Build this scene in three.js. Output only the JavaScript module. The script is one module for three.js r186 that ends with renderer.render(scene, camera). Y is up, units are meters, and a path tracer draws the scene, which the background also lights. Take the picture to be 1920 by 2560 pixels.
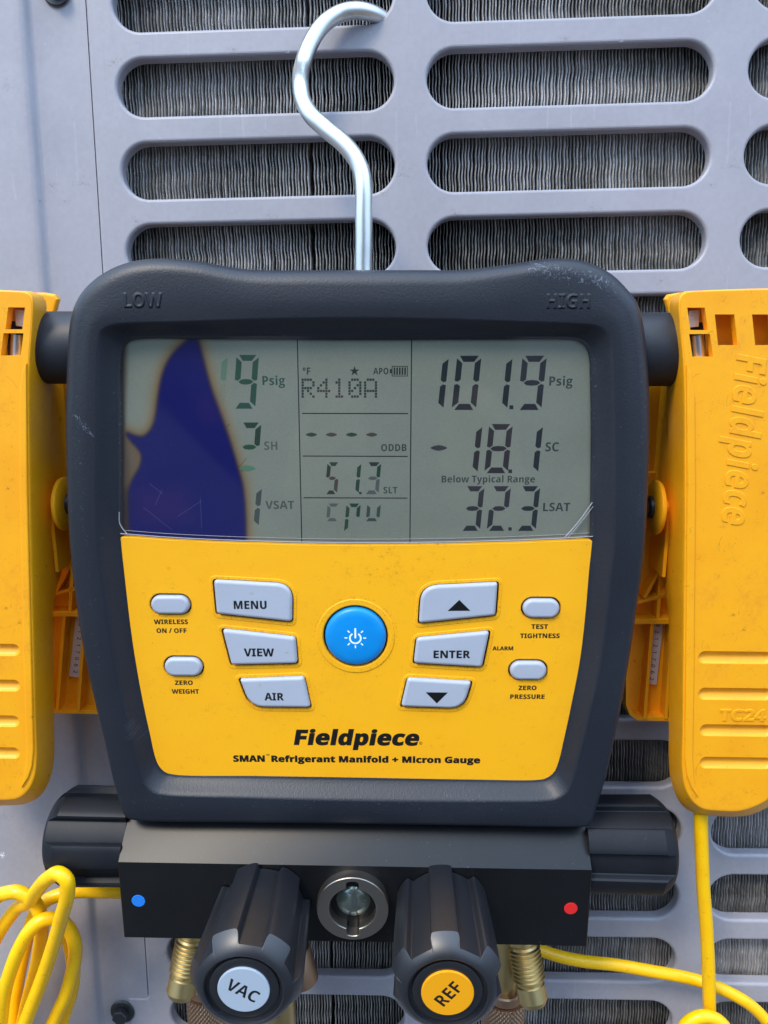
import * as THREE from 'three';
import { mergeGeometries, mergeVertices, toCreasedNormals } from 'three/addons/utils/BufferGeometryUtils.js';
import { TextGeometry } from 'three/addons/geometries/TextGeometry.js';
import { MarchingCubes } from 'three/addons/objects/MarchingCubes.js';
import { FontLoader } from 'three/addons/loaders/FontLoader.js';

// ------------------------------------------------------------------ camera, sky, sun, exposure
const K = 1 / 7500;                    // drawing units (about 0.133 mm) to metres
const F = 1934, CX = 960, CY = 1280;   // focal length and centre of the 1920 x 2560 frame
const D_GAUGE = 1934, D_CASE = 2279;   // distance along the view axis to the gauge's face and to the casing
const R = THREE.MathUtils.degToRad, V3 = THREE.Vector3, V2 = THREE.Vector2;
const scene = new THREE.Scene();
const camera = new THREE.PerspectiveCamera(THREE.MathUtils.radToDeg(2 * Math.atan(1280 / F)), 0.75, 0.01, 60);
const qCam = new THREE.Quaternion().setFromEuler(new THREE.Euler(R(-8.096), R(2.38), R(-0.8), 'YXZ'));
const HEIGHT = 1.1;                    // the camera axis meets the casing this far above the ground
const camPos = new V3(0, 0, D_CASE * K).applyQuaternion(qCam).add(new V3(0, HEIGHT, 0));
camera.position.copy(camPos); camera.quaternion.copy(qCam);

const sunDir = new V3(-0.42, 0.85, 0.62).normalize();
{ // overcast sky: bright veil overhead, cooler towards the horizon
  const W = 512, H = 256, data = new Float32Array(W * H * 4), d = new V3();
  for (let j = 0; j < H; j++) for (let i = 0; i < W; i++) {
    const el = ((j + 0.5) / H - 0.5) * Math.PI, az = ((i + 0.5) / W - 0.5) * 2 * Math.PI;
    d.set(Math.cos(az) * Math.cos(el), Math.sin(el), Math.sin(az) * Math.cos(el));
    const up = Math.max(0, d.y), g = 0.45 + 1.0 * Math.pow(up, 0.9);
    const c = 1 + 0.12 * Math.sin(az * 3 + 1.7 * Math.sin(el * 5)) * Math.sin(el * 9 + 2 * Math.cos(az * 2));
    const o = (j * W + i) * 4;
    data[o] = 0.65 * g * c; data[o + 1] = 0.87 * g * c; data[o + 2] = 1.2 * g; data[o + 3] = 1;
  }
  const t = new THREE.DataTexture(data, W, H, THREE.RGBAFormat, THREE.FloatType);
  t.mapping = THREE.EquirectangularReflectionMapping; t.magFilter = THREE.LinearFilter; t.needsUpdate = true;
  scene.background = t; scene.environment = t;
}
const sun = new THREE.DirectionalLight(0xffeed2, 1.2);
sun.position.copy(sunDir).multiplyScalar(3).add(new V3(0, HEIGHT, 0)); sun.target.position.set(0, HEIGHT, 0);
sun.castShadow = true; sun.shadow.radius = 32; sun.shadow.mapSize.set(2048, 2048);
Object.assign(sun.shadow.camera, { left: -0.6, right: 0.6, top: 0.6, bottom: -0.6, near: 0.5, far: 6 });
scene.add(sun, sun.target);

const renderer = new THREE.WebGLRenderer({ antialias: true });
renderer.toneMapping = THREE.LinearToneMapping; renderer.toneMappingExposure = 2.32;
renderer.shadowMap.enabled = true;

// ------------------------------------------------------------------ frames and helpers
const qRelGauge = new THREE.Quaternion().setFromEuler(new THREE.Euler(R(-12.966), R(1.338), R(0.067), 'YXZ'));
const qGauge = qCam.clone().multiply(qRelGauge.clone().invert());
const oGauge = new V3(0, 0, -D_GAUGE * K).applyQuaternion(qCam).add(camPos);
const unproject = (qPlane, dist) => { // a point of the drawing, at height z over the gauge's (or casing's) face plane
  const C = new V3(0, 0, dist).applyQuaternion(qPlane), v = new V3();
  return (x, y, z = 0) => { v.set((x - CX) / F, -(y - CY) / F, -1).applyQuaternion(qPlane); const t = (z - C.z) / v.z; return new V3(C.x + v.x * t, C.y + v.y * t, z); };
};
const P = unproject(qRelGauge, D_GAUGE), PP = unproject(qCam, D_CASE);
const qInv = qGauge.clone().invert(), caseZ = (x, y) => PP(x, y).multiplyScalar(K).add(new V3(0, HEIGHT, 0)).sub(oGauge).applyQuaternion(qInv).divideScalar(K).z; // the casing's surface in the gauge's frame
const p2 = (v) => new V2(v.x, v.y);
function rng(s) { return () => { s = (s + 0x6d2b79f5) | 0; let t = Math.imul(s ^ (s >>> 15), 1 | s); t = (t + Math.imul(t ^ (t >>> 7), 61 | t)) ^ t; return ((t ^ (t >>> 14)) >>> 0) / 4294967296; }; }
const used = {};
const numbered = (n) => { const k = used[n] = (used[n] ?? -1) + 1; return k ? n + '_' + String(k).padStart(3, '0') : n; };
function thing(name, label, category, group, pos, q) {
  const o = new THREE.Group(); o.name = numbered(name); o.userData = { label, category }; if (group) o.userData.group = group;
  if (pos) o.position.copy(pos); if (q) o.quaternion.copy(q); scene.add(o); return o;
}
function mk(parent, name, geo, mat, label) { // geometry in drawing units -> one named mesh in metres
  const g = geo.clone(); g.scale(K, K, K);
  const m = new THREE.Mesh(g, mat); m.name = name; m.castShadow = m.receiveShadow = true; if (label) m.userData.label = label;
  parent.add(m); return m;
}
const plain = (g) => { g = g.index ? g.toNonIndexed() : g; for (const n of Object.keys(g.attributes)) if (!['position', 'normal', 'uv'].includes(n)) g.deleteAttribute(n); if (!g.attributes.uv) g.setAttribute('uv', new THREE.BufferAttribute(new Float32Array(g.attributes.position.count * 2), 2)); return g; };
const join = (...gs) => mergeGeometries(gs.flat().map(plain));
function boxUV(g, s = 1 / 600) { // box-projected uv, one tile per 1/s drawing units
  g = plain(g); const p = g.attributes.position, n = g.attributes.normal, uv = g.attributes.uv;
  for (let i = 0; i < p.count; i += 3) {
    let nx = 0, ny = 0, nz = 0; for (let j = 0; j < 3; j++) { nx += n.getX(i + j); ny += n.getY(i + j); nz += n.getZ(i + j); }
    nx = Math.abs(nx); ny = Math.abs(ny); nz = Math.abs(nz);
    for (let j = 0; j < 3; j++) { const x = p.getX(i + j), y = p.getY(i + j), z = p.getZ(i + j);
      if (nz >= nx && nz >= ny) uv.setXY(i + j, x * s, y * s); else if (ny >= nx) uv.setXY(i + j, x * s, z * s); else uv.setXY(i + j, z * s, y * s); }
  }
  return g;
}
function planarUV(g, box, channel) { // uv over a rectangle of the face plane
  g = g.index ? g.toNonIndexed() : g; const p = g.attributes.position, a = new Float32Array(p.count * 2);
  for (let i = 0; i < p.count; i++) { a[2 * i] = (p.getX(i) - box[0]) / (box[2] - box[0]); a[2 * i + 1] = (p.getY(i) - box[1]) / (box[3] - box[1]); }
  g.setAttribute(channel ?? 'uv', new THREE.BufferAttribute(a, 2)); return g;
}
function loft(rings, { cap0, cap1, crease, closed = true } = {}) {
  const n = rings[0].length, pos = [], idx = [];
  rings.forEach((r) => r.forEach((v) => pos.push(v.x, v.y, v.z)));
  const m = closed ? n : n - 1;
  for (let i = 0; i + 1 < rings.length; i++) for (let j = 0; j < m; j++) { const a = i * n + j, b = i * n + (j + 1) % n, c = a + n, d = b + n; idx.push(a, b, d, a, d, c); }
  const cap = (i, flip) => { const c = rings[i].reduce((s, v) => s.add(v), new V3()).divideScalar(n); const k = pos.length / 3; pos.push(c.x, c.y, c.z); for (let j = 0; j < n; j++) { const a = i * n + j, b = i * n + (j + 1) % n; flip ? idx.push(k, b, a) : idx.push(k, a, b); } };
  if (cap0) cap(0, true); if (cap1) cap(rings.length - 1, false);
  let g = new THREE.BufferGeometry(); g.setAttribute('position', new THREE.Float32BufferAttribute(pos, 3)); g.setIndex(idx); g.computeVertexNormals();
  if (crease) g = toCreasedNormals(g, crease);
  return plain(g);
}
const curve = (pts, n, closed = true, tension = 0.5) => new THREE.CatmullRomCurve3(pts, closed, 'centripetal', tension).getSpacedPoints(n).slice(0, closed ? n : n + 1);
const lathe = (pts, n = 48, crease = 0.6) => toCreasedNormals(new THREE.LatheGeometry(pts.map((p) => new V2(p[0], p[1])), n), crease);
const along = (g, a, b) => { // geometry along +y from the origin -> starts at a, points at b
  g = g.clone(); g.applyQuaternion(new THREE.Quaternion().setFromUnitVectors(new V3(0, 1, 0), b.clone().sub(a).normalize())); g.translate(a.x, a.y, a.z); return g; };
const tube = (pts, r, seg = 160, closed = false, rad = 20) => new THREE.TubeGeometry(new THREE.CatmullRomCurve3(pts, closed, 'centripetal'), seg, r, rad, closed);
const endCap = (v, r) => new THREE.SphereGeometry(r, 16, 12).translate(v.x, v.y, v.z);
function extrude(shape, depth, bevel = 0, seg = 3, curveSegments = 16) {
  return new THREE.ExtrudeGeometry(shape, { depth: depth - bevel * 2, bevelEnabled: bevel > 0, bevelSize: bevel, bevelThickness: bevel, bevelOffset: -bevel, bevelSegments: seg, curveSegments }).translate(0, 0, bevel);
}

// ------------------------------------------------------------------ textures
function canvas(w, h, draw, srgb = true) {
  const c = document.createElement('canvas'); c.width = w; c.height = h; const x = c.getContext('2d'); draw(x, w, h);
  const t = new THREE.CanvasTexture(c); t.colorSpace = srgb ? THREE.SRGBColorSpace : THREE.NoColorSpace; t.wrapS = t.wrapT = THREE.RepeatWrapping; return t;
}
function tileNoise(seed, n, base, oct) { // periodic value noise, 0..1
  const r = rng(seed), out = new Float32Array(n * n); let amp = 1, tot = 0;
  for (let o = 0, f = base; o < oct; o++, f *= 2, amp *= 0.55) {
    const g = Float32Array.from({ length: f * f }, () => r()); tot += amp;
    for (let y = 0; y < n; y++) for (let x = 0; x < n; x++) {
      const u = (x / n) * f, v = (y / n) * f, i = u | 0, j = v | 0, a = u - i, b = v - j, s = a * a * (3 - 2 * a), t = b * b * (3 - 2 * b), q = (p, w) => g[(w % f) * f + (p % f)];
      out[y * n + x] += amp * ((q(i, j) * (1 - s) + q(i + 1, j) * s) * (1 - t) + (q(i, j + 1) * (1 - s) + q(i + 1, j + 1) * s) * t);
    }
  }
  return out.map((v) => v / tot);
}
const N1 = tileNoise(3, 512, 6, 6), N2 = tileNoise(9, 512, 40, 4), N3 = tileNoise(17, 512, 128, 2);
function mottle(ctx, w, h, base, f) { // base colour with grain: f(n1, n2, n3) -> per-channel offsets
  const im = ctx.createImageData(w, h);
  for (let y = 0; y < h; y++) for (let x = 0; x < w; x++) { const k = (y & 511) * 512 + (x & 511), d = f(N1[((y * 512 / h) | 0) * 512 + ((x * 512 / w) | 0)], N2[k], N3[k]), o = (y * w + x) * 4; for (let c = 0; c < 3; c++) im.data[o + c] = Math.max(0, Math.min(255, base[c] + d[c])); im.data[o + 3] = 255; }
  ctx.putImageData(im, 0, 0);
}
function flecks(ctx, r, n, box, col, size, len = 0, alpha = 0.8) {
  ctx.lineCap = 'round';
  for (let i = 0; i < n; i++) {
    const x = box[0] + r() * box[2], y = box[1] + r() * box[3], a = r() * 6.283, l = len * r() * r(), s = size * (0.4 + 0.8 * r());
    ctx.globalAlpha = alpha * (0.25 + 0.75 * r()); ctx.strokeStyle = col; ctx.lineWidth = s; ctx.beginPath(); ctx.moveTo(x, y); ctx.quadraticCurveTo(x + Math.cos(a) * l * 0.6, y + Math.sin(a) * l * 0.6, x + Math.cos(a + 0.4) * (l + 0.1), y + Math.sin(a + 0.4) * (l + 0.1)); ctx.stroke();
  }
  ctx.globalAlpha = 1;
}
function smudges(ctx, r, n, box, col, rad, alpha) { // grimy patches with a grain of their own
  for (let i = 0; i < n; i++) {
    const x = box[0] + r() * box[2], y = box[1] + r() * box[3], q = rad * (0.4 + r());
    for (let k = 0; k < 60; k++) { const a = r() * 6.283, d = q * Math.sqrt(r()) * r(); ctx.globalAlpha = alpha * r(); ctx.fillStyle = col; ctx.beginPath(); ctx.ellipse(x + Math.cos(a) * d * 1.4, y + Math.sin(a) * d, 1 + 3 * r(), 0.7 + 1.5 * r(), a, 0, 6.283); ctx.fill(); }
  }
  ctx.globalAlpha = 1;
}
const grainBump = canvas(512, 512, (x, w, h) => mottle(x, w, h, [0, 0, 0], (a, b, c) => [b * 120 + c * 135, 0, 0]), false);
const blackMap = canvas(1024, 1024, (x, w, h) => { const r = rng(5); mottle(x, w, h, [29, 34, 44], (a, b, c) => { const d = (a - 0.5) * 16 + (c - 0.5) * 8; return [d, d, d]; }); flecks(x, r, 170, [0, 0, w, h], '#9aa0ac', 1.5, 10, 0.55); flecks(x, r, 60, [0, 0, w, h], '#b8bcc6', 1.8, 3, 0.7); });
const knobMap = canvas(1024, 1024, (x, w, h) => { const r = rng(15); mottle(x, w, h, [22, 25, 32], (a, b, c) => { const d = (a - 0.5) * 12; return [d, d, d]; }); flecks(x, r, 120, [0, 0, w, h], '#8a8f9c', 1.5, 26, 0.45); });
const blockMap = canvas(1024, 1024, (x, w, h) => { const r = rng(19); mottle(x, w, h, [13, 14, 17], (a, b, c) => { const d = (a - 0.5) * 8 + (b - 0.5) * 5; return [d, d, d]; }); flecks(x, r, 900, [0, 0, w, h], '#5a5f6b', 1.3, 7, 0.5); flecks(x, r, 220, [0, 0, w, h], '#767b88', 1.5, 9, 0.6); flecks(x, r, 60, [0, 0, w, h], '#c3c7d0', 2, 6, 0.8); });
const yellowMap = canvas(1024, 1024, (x, w, h) => { const r = rng(6); mottle(x, w, h, [252, 174, 18], (a, b, c) => { const d = (a - 0.5) * 26, e = Math.max(0, a - 0.56) * 150 * b; return [d * 0.4 - e * 0.5, d * 0.8 - e * 0.75, d * 0.4 + e * 0.15]; }); smudges(x, r, 120, [0, 0, w, h], '#a4580c', 62, 0.13); smudges(x, r, 10, [0, 0, w, h], '#7a3f10', 16, 0.16); flecks(x, r, 150, [0, 0, w, h], '#5f3812', 1.6, 12, 0.6); flecks(x, r, 40, [0, 0, w, h], '#6b4a1c', 2, 70, 0.5); });
const cableMap = canvas(512, 512, (x, w, h) => { const r = rng(8); mottle(x, w, h, [255, 198, 4], (a, b) => { const d = (a - 0.5) * 20; return [d * 0.3, d, 0]; }); smudges(x, r, 22, [0, 0, w, h], '#9a5c10', 30, 0.12); flecks(x, r, 90, [0, 0, w, h], '#6a4c10', 1.8, 14, 0.6); });
const paintMap = canvas(1024, 1024, (x, w, h) => { const r = rng(7); mottle(x, w, h, [154, 153, 162], (a, b, c) => { const d = (a - 0.5) * 14 + (b - 0.5) * 8; return [d, d, d]; }); flecks(x, r, 260, [0, 0, w, h], '#5b5650', 1.5, 4, 0.55); flecks(x, r, 40, [0, 0, w, h], '#e8ebf2', 1.4, 6, 0.6); smudges(x, r, 16, [0, 0, w, h], '#6e685f', 34, 0.24); smudges(x, r, 3, [0, 0, w, h], '#eef1f6', 14, 0.6); for (let i = 0; i < 34; i++) { x.globalAlpha = 0.05 + 0.08 * r(); x.strokeStyle = r() < 0.6 ? '#7d786e' : '#d9dce4'; x.lineWidth = 2 + 5 * r(); const a = r() * w, b = r() * h; x.beginPath(); x.moveTo(a, b); x.lineTo(a + (r() - 0.5) * 14, b + 60 + 160 * r()); x.stroke(); } x.globalAlpha = 1; });
const rep = (t, x, y) => { const c = t.clone(); c.repeat.set(x, y); c.needsUpdate = true; return c; };

// ------------------------------------------------------------------ materials
const std = (o) => new THREE.MeshPhysicalMaterial({ roughness: 0.5, ...o });
const M = {
  paint: std({ map: paintMap, roughness: 0.42, bumpMap: rep(grainBump, 3, 3), bumpScale: 0.00002 }),
  rubber: std({ map: blackMap, roughness: 0.5, bumpMap: rep(grainBump, 4, 4), bumpScale: 0.00003 }),
  knobSide: std({ map: knobMap, roughness: 0.52, specularIntensity: 0.6 }),
  knob: std({ map: knobMap, roughness: 0.45, clearcoat: 0.6, clearcoatRoughness: 0.36 }),
  block: std({ map: blockMap, specularIntensity: 0.8, roughness: 0.38, bumpMap: rep(grainBump, 5, 5), bumpScale: 0.000015 }),
  dark: std({ color: new THREE.Color(0.008, 0.008, 0.009), roughness: 0.7 }),
  yellow: std({ map: yellowMap, roughness: 0.42, bumpMap: rep(grainBump, 3, 3), bumpScale: 0.00003 }),
  cable: std({ map: cableMap, roughness: 0.32 }),
  zinc: std({ color: new THREE.Color(0.74, 0.77, 0.75), metalness: 1, roughness: 0.34, bumpMap: rep(grainBump, 1, 8), bumpScale: 0.00001 }),
  contact: std({ map: canvas(128, 128, (x, w, h) => { const r = rng(61); mottle(x, w, h, [206, 210, 216], (a) => { const d = (a - 0.5) * 30; return [d, d, d]; }); flecks(x, r, 90, [0, 0, w, h], '#3c352c', 2.2, 3, 0.8); }), metalness: 0.6, roughness: 0.5 }),
  steel: std({ color: new THREE.Color(0.62, 0.62, 0.62), metalness: 1, roughness: 0.35 }),
  brass: std({ color: new THREE.Color(0.62, 0.48, 0.22), metalness: 1, roughness: 0.36, bumpMap: rep(grainBump, 3, 3), bumpScale: 0.00003 }),
  copper: std({ color: new THREE.Color(0.5, 0.33, 0.22), metalness: 1, roughness: 0.42 }),
  nickel: std({ color: new THREE.Color(0.4, 0.37, 0.33), metalness: 1, roughness: 0.36, bumpMap: rep(grainBump, 2, 2), bumpScale: 0.00002 }),
  glass: std({ color: 0xffffff, roughness: 0.04, transmission: 1, thickness: 0, ior: 1.5 }),
  clear: std({ color: new THREE.Color(0.75, 0.75, 0.8), roughness: 0.1, transmission: 0.72, thickness: 0 }),
};

// ------------------------------------------------------------------ setting: ground
{
  const g = new THREE.PlaneGeometry(60, 60).rotateX(-Math.PI / 2);
  const t = canvas(1024, 1024, (x, w, h) => { const r = rng(11); mottle(x, w, h, [62, 61, 60], (a, b, c) => { const d = (a - 0.5) * 30 + (c - 0.5) * 40; return [d, d, d]; }); flecks(x, r, 900, [0, 0, w, h], '#6f675c', 4, 6, 0.7); });
  t.repeat.set(40, 40);
  const m = new THREE.Mesh(g, std({ map: t, roughness: 0.9 })); m.name = 'ground'; m.receiveShadow = true;
  m.userData = { kind: 'structure', label: 'dark asphalt ground in front of the unit' }; scene.add(m);
}

// ------------------------------------------------------------------ the air conditioning unit behind
{
  const unit = thing('air_conditioner', 'light grey slotted metal casing with condenser fins showing through its slots', 'air conditioner', null, new V3(0, HEIGHT, 0));
  const s = D_CASE / 2244, ROW = 215.9 * s, Y0 = 1314 * s, SH = 148 * s, cols = [[-712.3, 42.6], [131.2, 888.4], [979.7, 1736]].map((c) => c.map((v) => v * s));
  const XL = PP(218, 0).x - 6, XR = 2300, TOP = 2700, BOT = -HEIGHT / K + 180, NOTCH = PP(370, 2496).y;
  const sh = new THREE.Shape(), rr = 14;
  sh.moveTo(XL, TOP); sh.lineTo(XL, NOTCH + rr); sh.quadraticCurveTo(XL, NOTCH, XL - rr, NOTCH); sh.lineTo(XL - 70, NOTCH); sh.lineTo(XL - 70, NOTCH - 130); sh.lineTo(XL + 2, NOTCH - 132); sh.lineTo(XL + 2, BOT); sh.lineTo(XR, BOT); sh.lineTo(XR, TOP); sh.closePath();
  for (let k = -4; k < 15; k++) for (const [a, b] of cols) {
    const y0 = Y0 - ROW * k, y1 = y0 + SH, r = SH / 2, h = new THREE.Path();
    h.moveTo(a + r, y0); h.lineTo(b - r, y0); h.absarc(b - r, y0 + r, r, -Math.PI / 2, Math.PI / 2, false); h.lineTo(a + r, y1); h.absarc(a + r, y0 + r, r, Math.PI / 2, Math.PI * 1.5, false); sh.holes.push(h);
  }
  let g = new THREE.ExtrudeGeometry(sh, { depth: 27, bevelEnabled: true, bevelSize: 9, bevelThickness: 9, bevelOffset: -9, bevelSegments: 4, curveSegments: 14 }).translate(0, 0, -36);
  mk(unit, 'grille_panel', boxUV(g, 1 / 900), M.paint);
  // corner panel with its pressed fold
  const fx = PP(107, 690).x, prof = [[XL - 1, -3], [fx + 26, -3], [fx + 20, -1], [fx + 14, 4], [fx + 9, 11], [fx + 3, 16], [fx - 8, 19], [fx - 30, 20], [fx - 300, 20], [fx - 340, 12], [fx - 352, -30], [fx - 352, -60], [XL - 1, -60]];
  const ps = new THREE.Shape(prof.map((p) => new V2(p[0], p[1])));
  g = toCreasedNormals(new THREE.ExtrudeGeometry(ps, { depth: TOP - BOT, bevelEnabled: false }).rotateX(-Math.PI / 2), 0.5);
  g = g.translate(0, BOT, 0); { const p = g.attributes.position; for (let i = 0; i < p.count; i++) p.setZ(i, -p.getZ(i)); } // profile drawn as x, z
  mk(unit, 'corner_panel', boxUV(toCreasedNormals((() => { const q = mergeVertices((() => { const a = g.clone(); a.deleteAttribute('normal'); a.deleteAttribute('uv'); return a; })()); q.computeVertexNormals(); return q; })(), 0.5), 1 / 900), M.paint);
  // fins: wavy aluminium ribbons edge-on to the slots
  const r = rng(21), parts = [], pos = [], col = [], idx = [], pitch = 9.15, zf = -56, depth = 130, yT = 1560, yB = -1750, st = 9;
  const nF = Math.floor((1560 + 800) / pitch), split = PP(770, 400).x;
  const dents = Array.from({ length: 46 }, () => [-800 + r() * 2400, -1600 + r() * 3100, 25 + 50 * r(), 14 + 26 * r(), (r() - 0.5) * 8]);
  for (let i = 0; i < nF; i++) {
    const x0 = -800 + i * pitch + (r() - 0.5) * 1.1, ph = (r() - 0.5) * 0.8, tone = 0.78 + 0.44 * r(), n = Math.round((yT - yB) / st);
    if (Math.abs(x0 - split) < 5.5) continue;               // one fin missing, a dark line
    const base = pos.length / 3; let bend = 0, bt = 0;
    for (let j = 0; j <= n; j++) {
      const y = yB + j * st;
      if (r() < 0.06) bt = (r() - 0.5) * 2.6; bend += (bt - bend) * 0.3;
      const w = 0.95 * Math.sin(y / 9.6 + ph + 0.9 * Math.sin(y / 140 + i * 0.05)) + 1.0 * Math.sin(y / 41 + i * 0.06) + bend, x = x0 + w + dents.reduce((q, [a, b, u, v, k]) => { const e = ((x0 - a) / u) ** 2 + ((y - b) / v) ** 2; return e < 4 ? q + k * Math.exp(-e * 1.5) : q; }, 0), th = 2.9 + 1.2 * Math.max(0, Math.sin(y / 23 + i * 1.7 + 3 * N1[((i * 7) & 511) * 512 + (j & 511)])) ;
      const dirt = N1[((j * 3) & 511) * 512 + ((i * 2) & 511)], c = Math.min(0.85, Math.max(0.16, tone * (0.5 + 1.2 * (0.5 - dirt) + 0.2 * (r() - 0.5))));
      pos.push(x - th / 2 - 2, y, zf - depth, x - th / 2, y, zf, x + th / 2, y, zf + 1.5 * (r() - 0.5), x + th / 2 - 2, y, zf - depth);
      for (let q = 0; q < 4; q++) { const e = 1; col.push(c, c * 0.97, c * (0.88 + 0.1 * c)); }
      if (j) for (let q = 0; q < 3; q++) { const a = base + (j - 1) * 4 + q; idx.push(a, a + 1, a + 5, a, a + 5, a + 4); }
    }
  }
  g = new THREE.BufferGeometry(); g.setAttribute('position', new THREE.Float32BufferAttribute(pos, 3)); g.setAttribute('color', new THREE.Float32BufferAttribute(col, 3)); g.setIndex(idx); g.computeVertexNormals();
  mk(unit, 'coil_fins', g, std({ vertexColors: true, roughness: 0.42, metalness: 0.5 })).userData.kind = 'stuff';
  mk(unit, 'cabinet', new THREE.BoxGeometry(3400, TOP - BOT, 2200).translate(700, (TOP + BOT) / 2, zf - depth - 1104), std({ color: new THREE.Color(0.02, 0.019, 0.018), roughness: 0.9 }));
  // dark hex bolts with washers
  for (const [x, y, z] of [[307, 2528, 0], [142, -22, 0]]) {
    const c = PP(x, y, z), b = new THREE.Group(); b.name = 'bolt'; unit.add(b);
    const hex = new THREE.Shape(Array.from({ length: 6 }, (_, i) => new V2(25 * Math.cos(i * Math.PI / 3 + 0.2), 25 * Math.sin(i * Math.PI / 3 + 0.2))));
    mk(b, 'washer', lathe([[0, 0], [38, 0], [40, 3], [37, 7], [20, 9], [0, 9]]).rotateX(Math.PI / 2).translate(c.x, c.y, c.z), M.knob);
    mk(b, 'bolt_head', extrude(hex, 26, 4).translate(c.x, c.y, c.z + 8), M.knob);
  }
}

// ------------------------------------------------------------------ the gauge
const gauge = thing('manifold_gauge', 'digital refrigerant manifold gauge with black rubber housing, yellow keypad and cracked grey screen', 'gauge', null, oGauge, qGauge);
const XC = -73;                                        // the gauge's own middle
const outerPx = [[955, 675], [800, 675], [665, 675], [608, 672], [550, 663], [492, 652], [440, 647], [405, 646], [365, 648], [318, 657], [278, 673], [239, 698], [208, 729], [189, 763], [179, 800], [173, 856], [169, 968], [167, 1045], [169, 1130], [172, 1219], [179, 1350], [185, 1419], [197, 1512], [210, 1597], [227, 1682], [247, 1767], [266, 1844], [285, 1929], [301, 1983], [312, 2020], [322, 2034], [345, 2040], [600, 2046], [890, 2050], [1200, 2054], [1450, 2056], [1468, 2053], [1478, 2042], [1492, 1998], [1507, 1952], [1527, 1871], [1547, 1774], [1573, 1628], [1588, 1523], [1602, 1427], [1610, 1350], [1617, 1219], [1621, 1122], [1622, 1006], [1619, 933], [1611, 841], [1602, 787], [1589, 752], [1565, 721], [1530, 687], [1492, 665], [1440, 649], [1388, 646], [1340, 650], [1307, 656], [1249, 664], [1191, 671], [1134, 675], [1050, 675]];
const innerPx = [[890, 844], [500, 843], [350, 843], [322, 848], [305, 860], [299, 885], [299, 1100], [299, 1250], [301, 1338], [312, 1446], [328, 1581], [343, 1678], [359, 1763], [374, 1832], [388, 1893], [398, 1916], [414, 1931], [440, 1937], [640, 1940], [890, 1944], [1180, 1949], [1340, 1950], [1364, 1946], [1384, 1932], [1395, 1909], [1411, 1844], [1430, 1755], [1450, 1651], [1463, 1543], [1473, 1427], [1481, 1345], [1482, 1250], [1483, 1064], [1481, 949], [1478, 888], [1468, 862], [1446, 848], [1420, 845], [1200, 844]];
const CEN = P(890, 1340);
function polar(px, z) { // outline as radius by angle about the gauge's centre
  const pts = curve(px.map(([x, y]) => P(x, y, z)), 3000), tab = pts.map((v) => [Math.atan2(v.y - CEN.y, v.x - CEN.x), Math.hypot(v.x - CEN.x, v.y - CEN.y)]).sort((a, b) => a[0] - b[0]);
  return (t) => { let lo = 0, hi = tab.length - 1; if (t <= tab[0][0] || t >= tab[hi][0]) return tab[0][1]; while (hi - lo > 1) { const m = (lo + hi) >> 1; tab[m][0] <= t ? lo = m : hi = m; } const a = tab[lo], b = tab[hi], f = (t - a[0]) / (b[0] - a[0] || 1); return a[1] + (b[1] - a[1]) * f; };
}
const rO = polar(outerPx, -2), rI = polar(innerPx, 0), NA = 900, angles = Array.from({ length: NA }, (_, i) => Math.PI - (i + 0.5) / NA * 2 * Math.PI);
const at = (t, rad, z) => new V3(CEN.x + rad * Math.cos(t), CEN.y + rad * Math.sin(t), z);
const innerAt = (off, z) => angles.map((t) => at(t, rI(t) + off, z));
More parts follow.
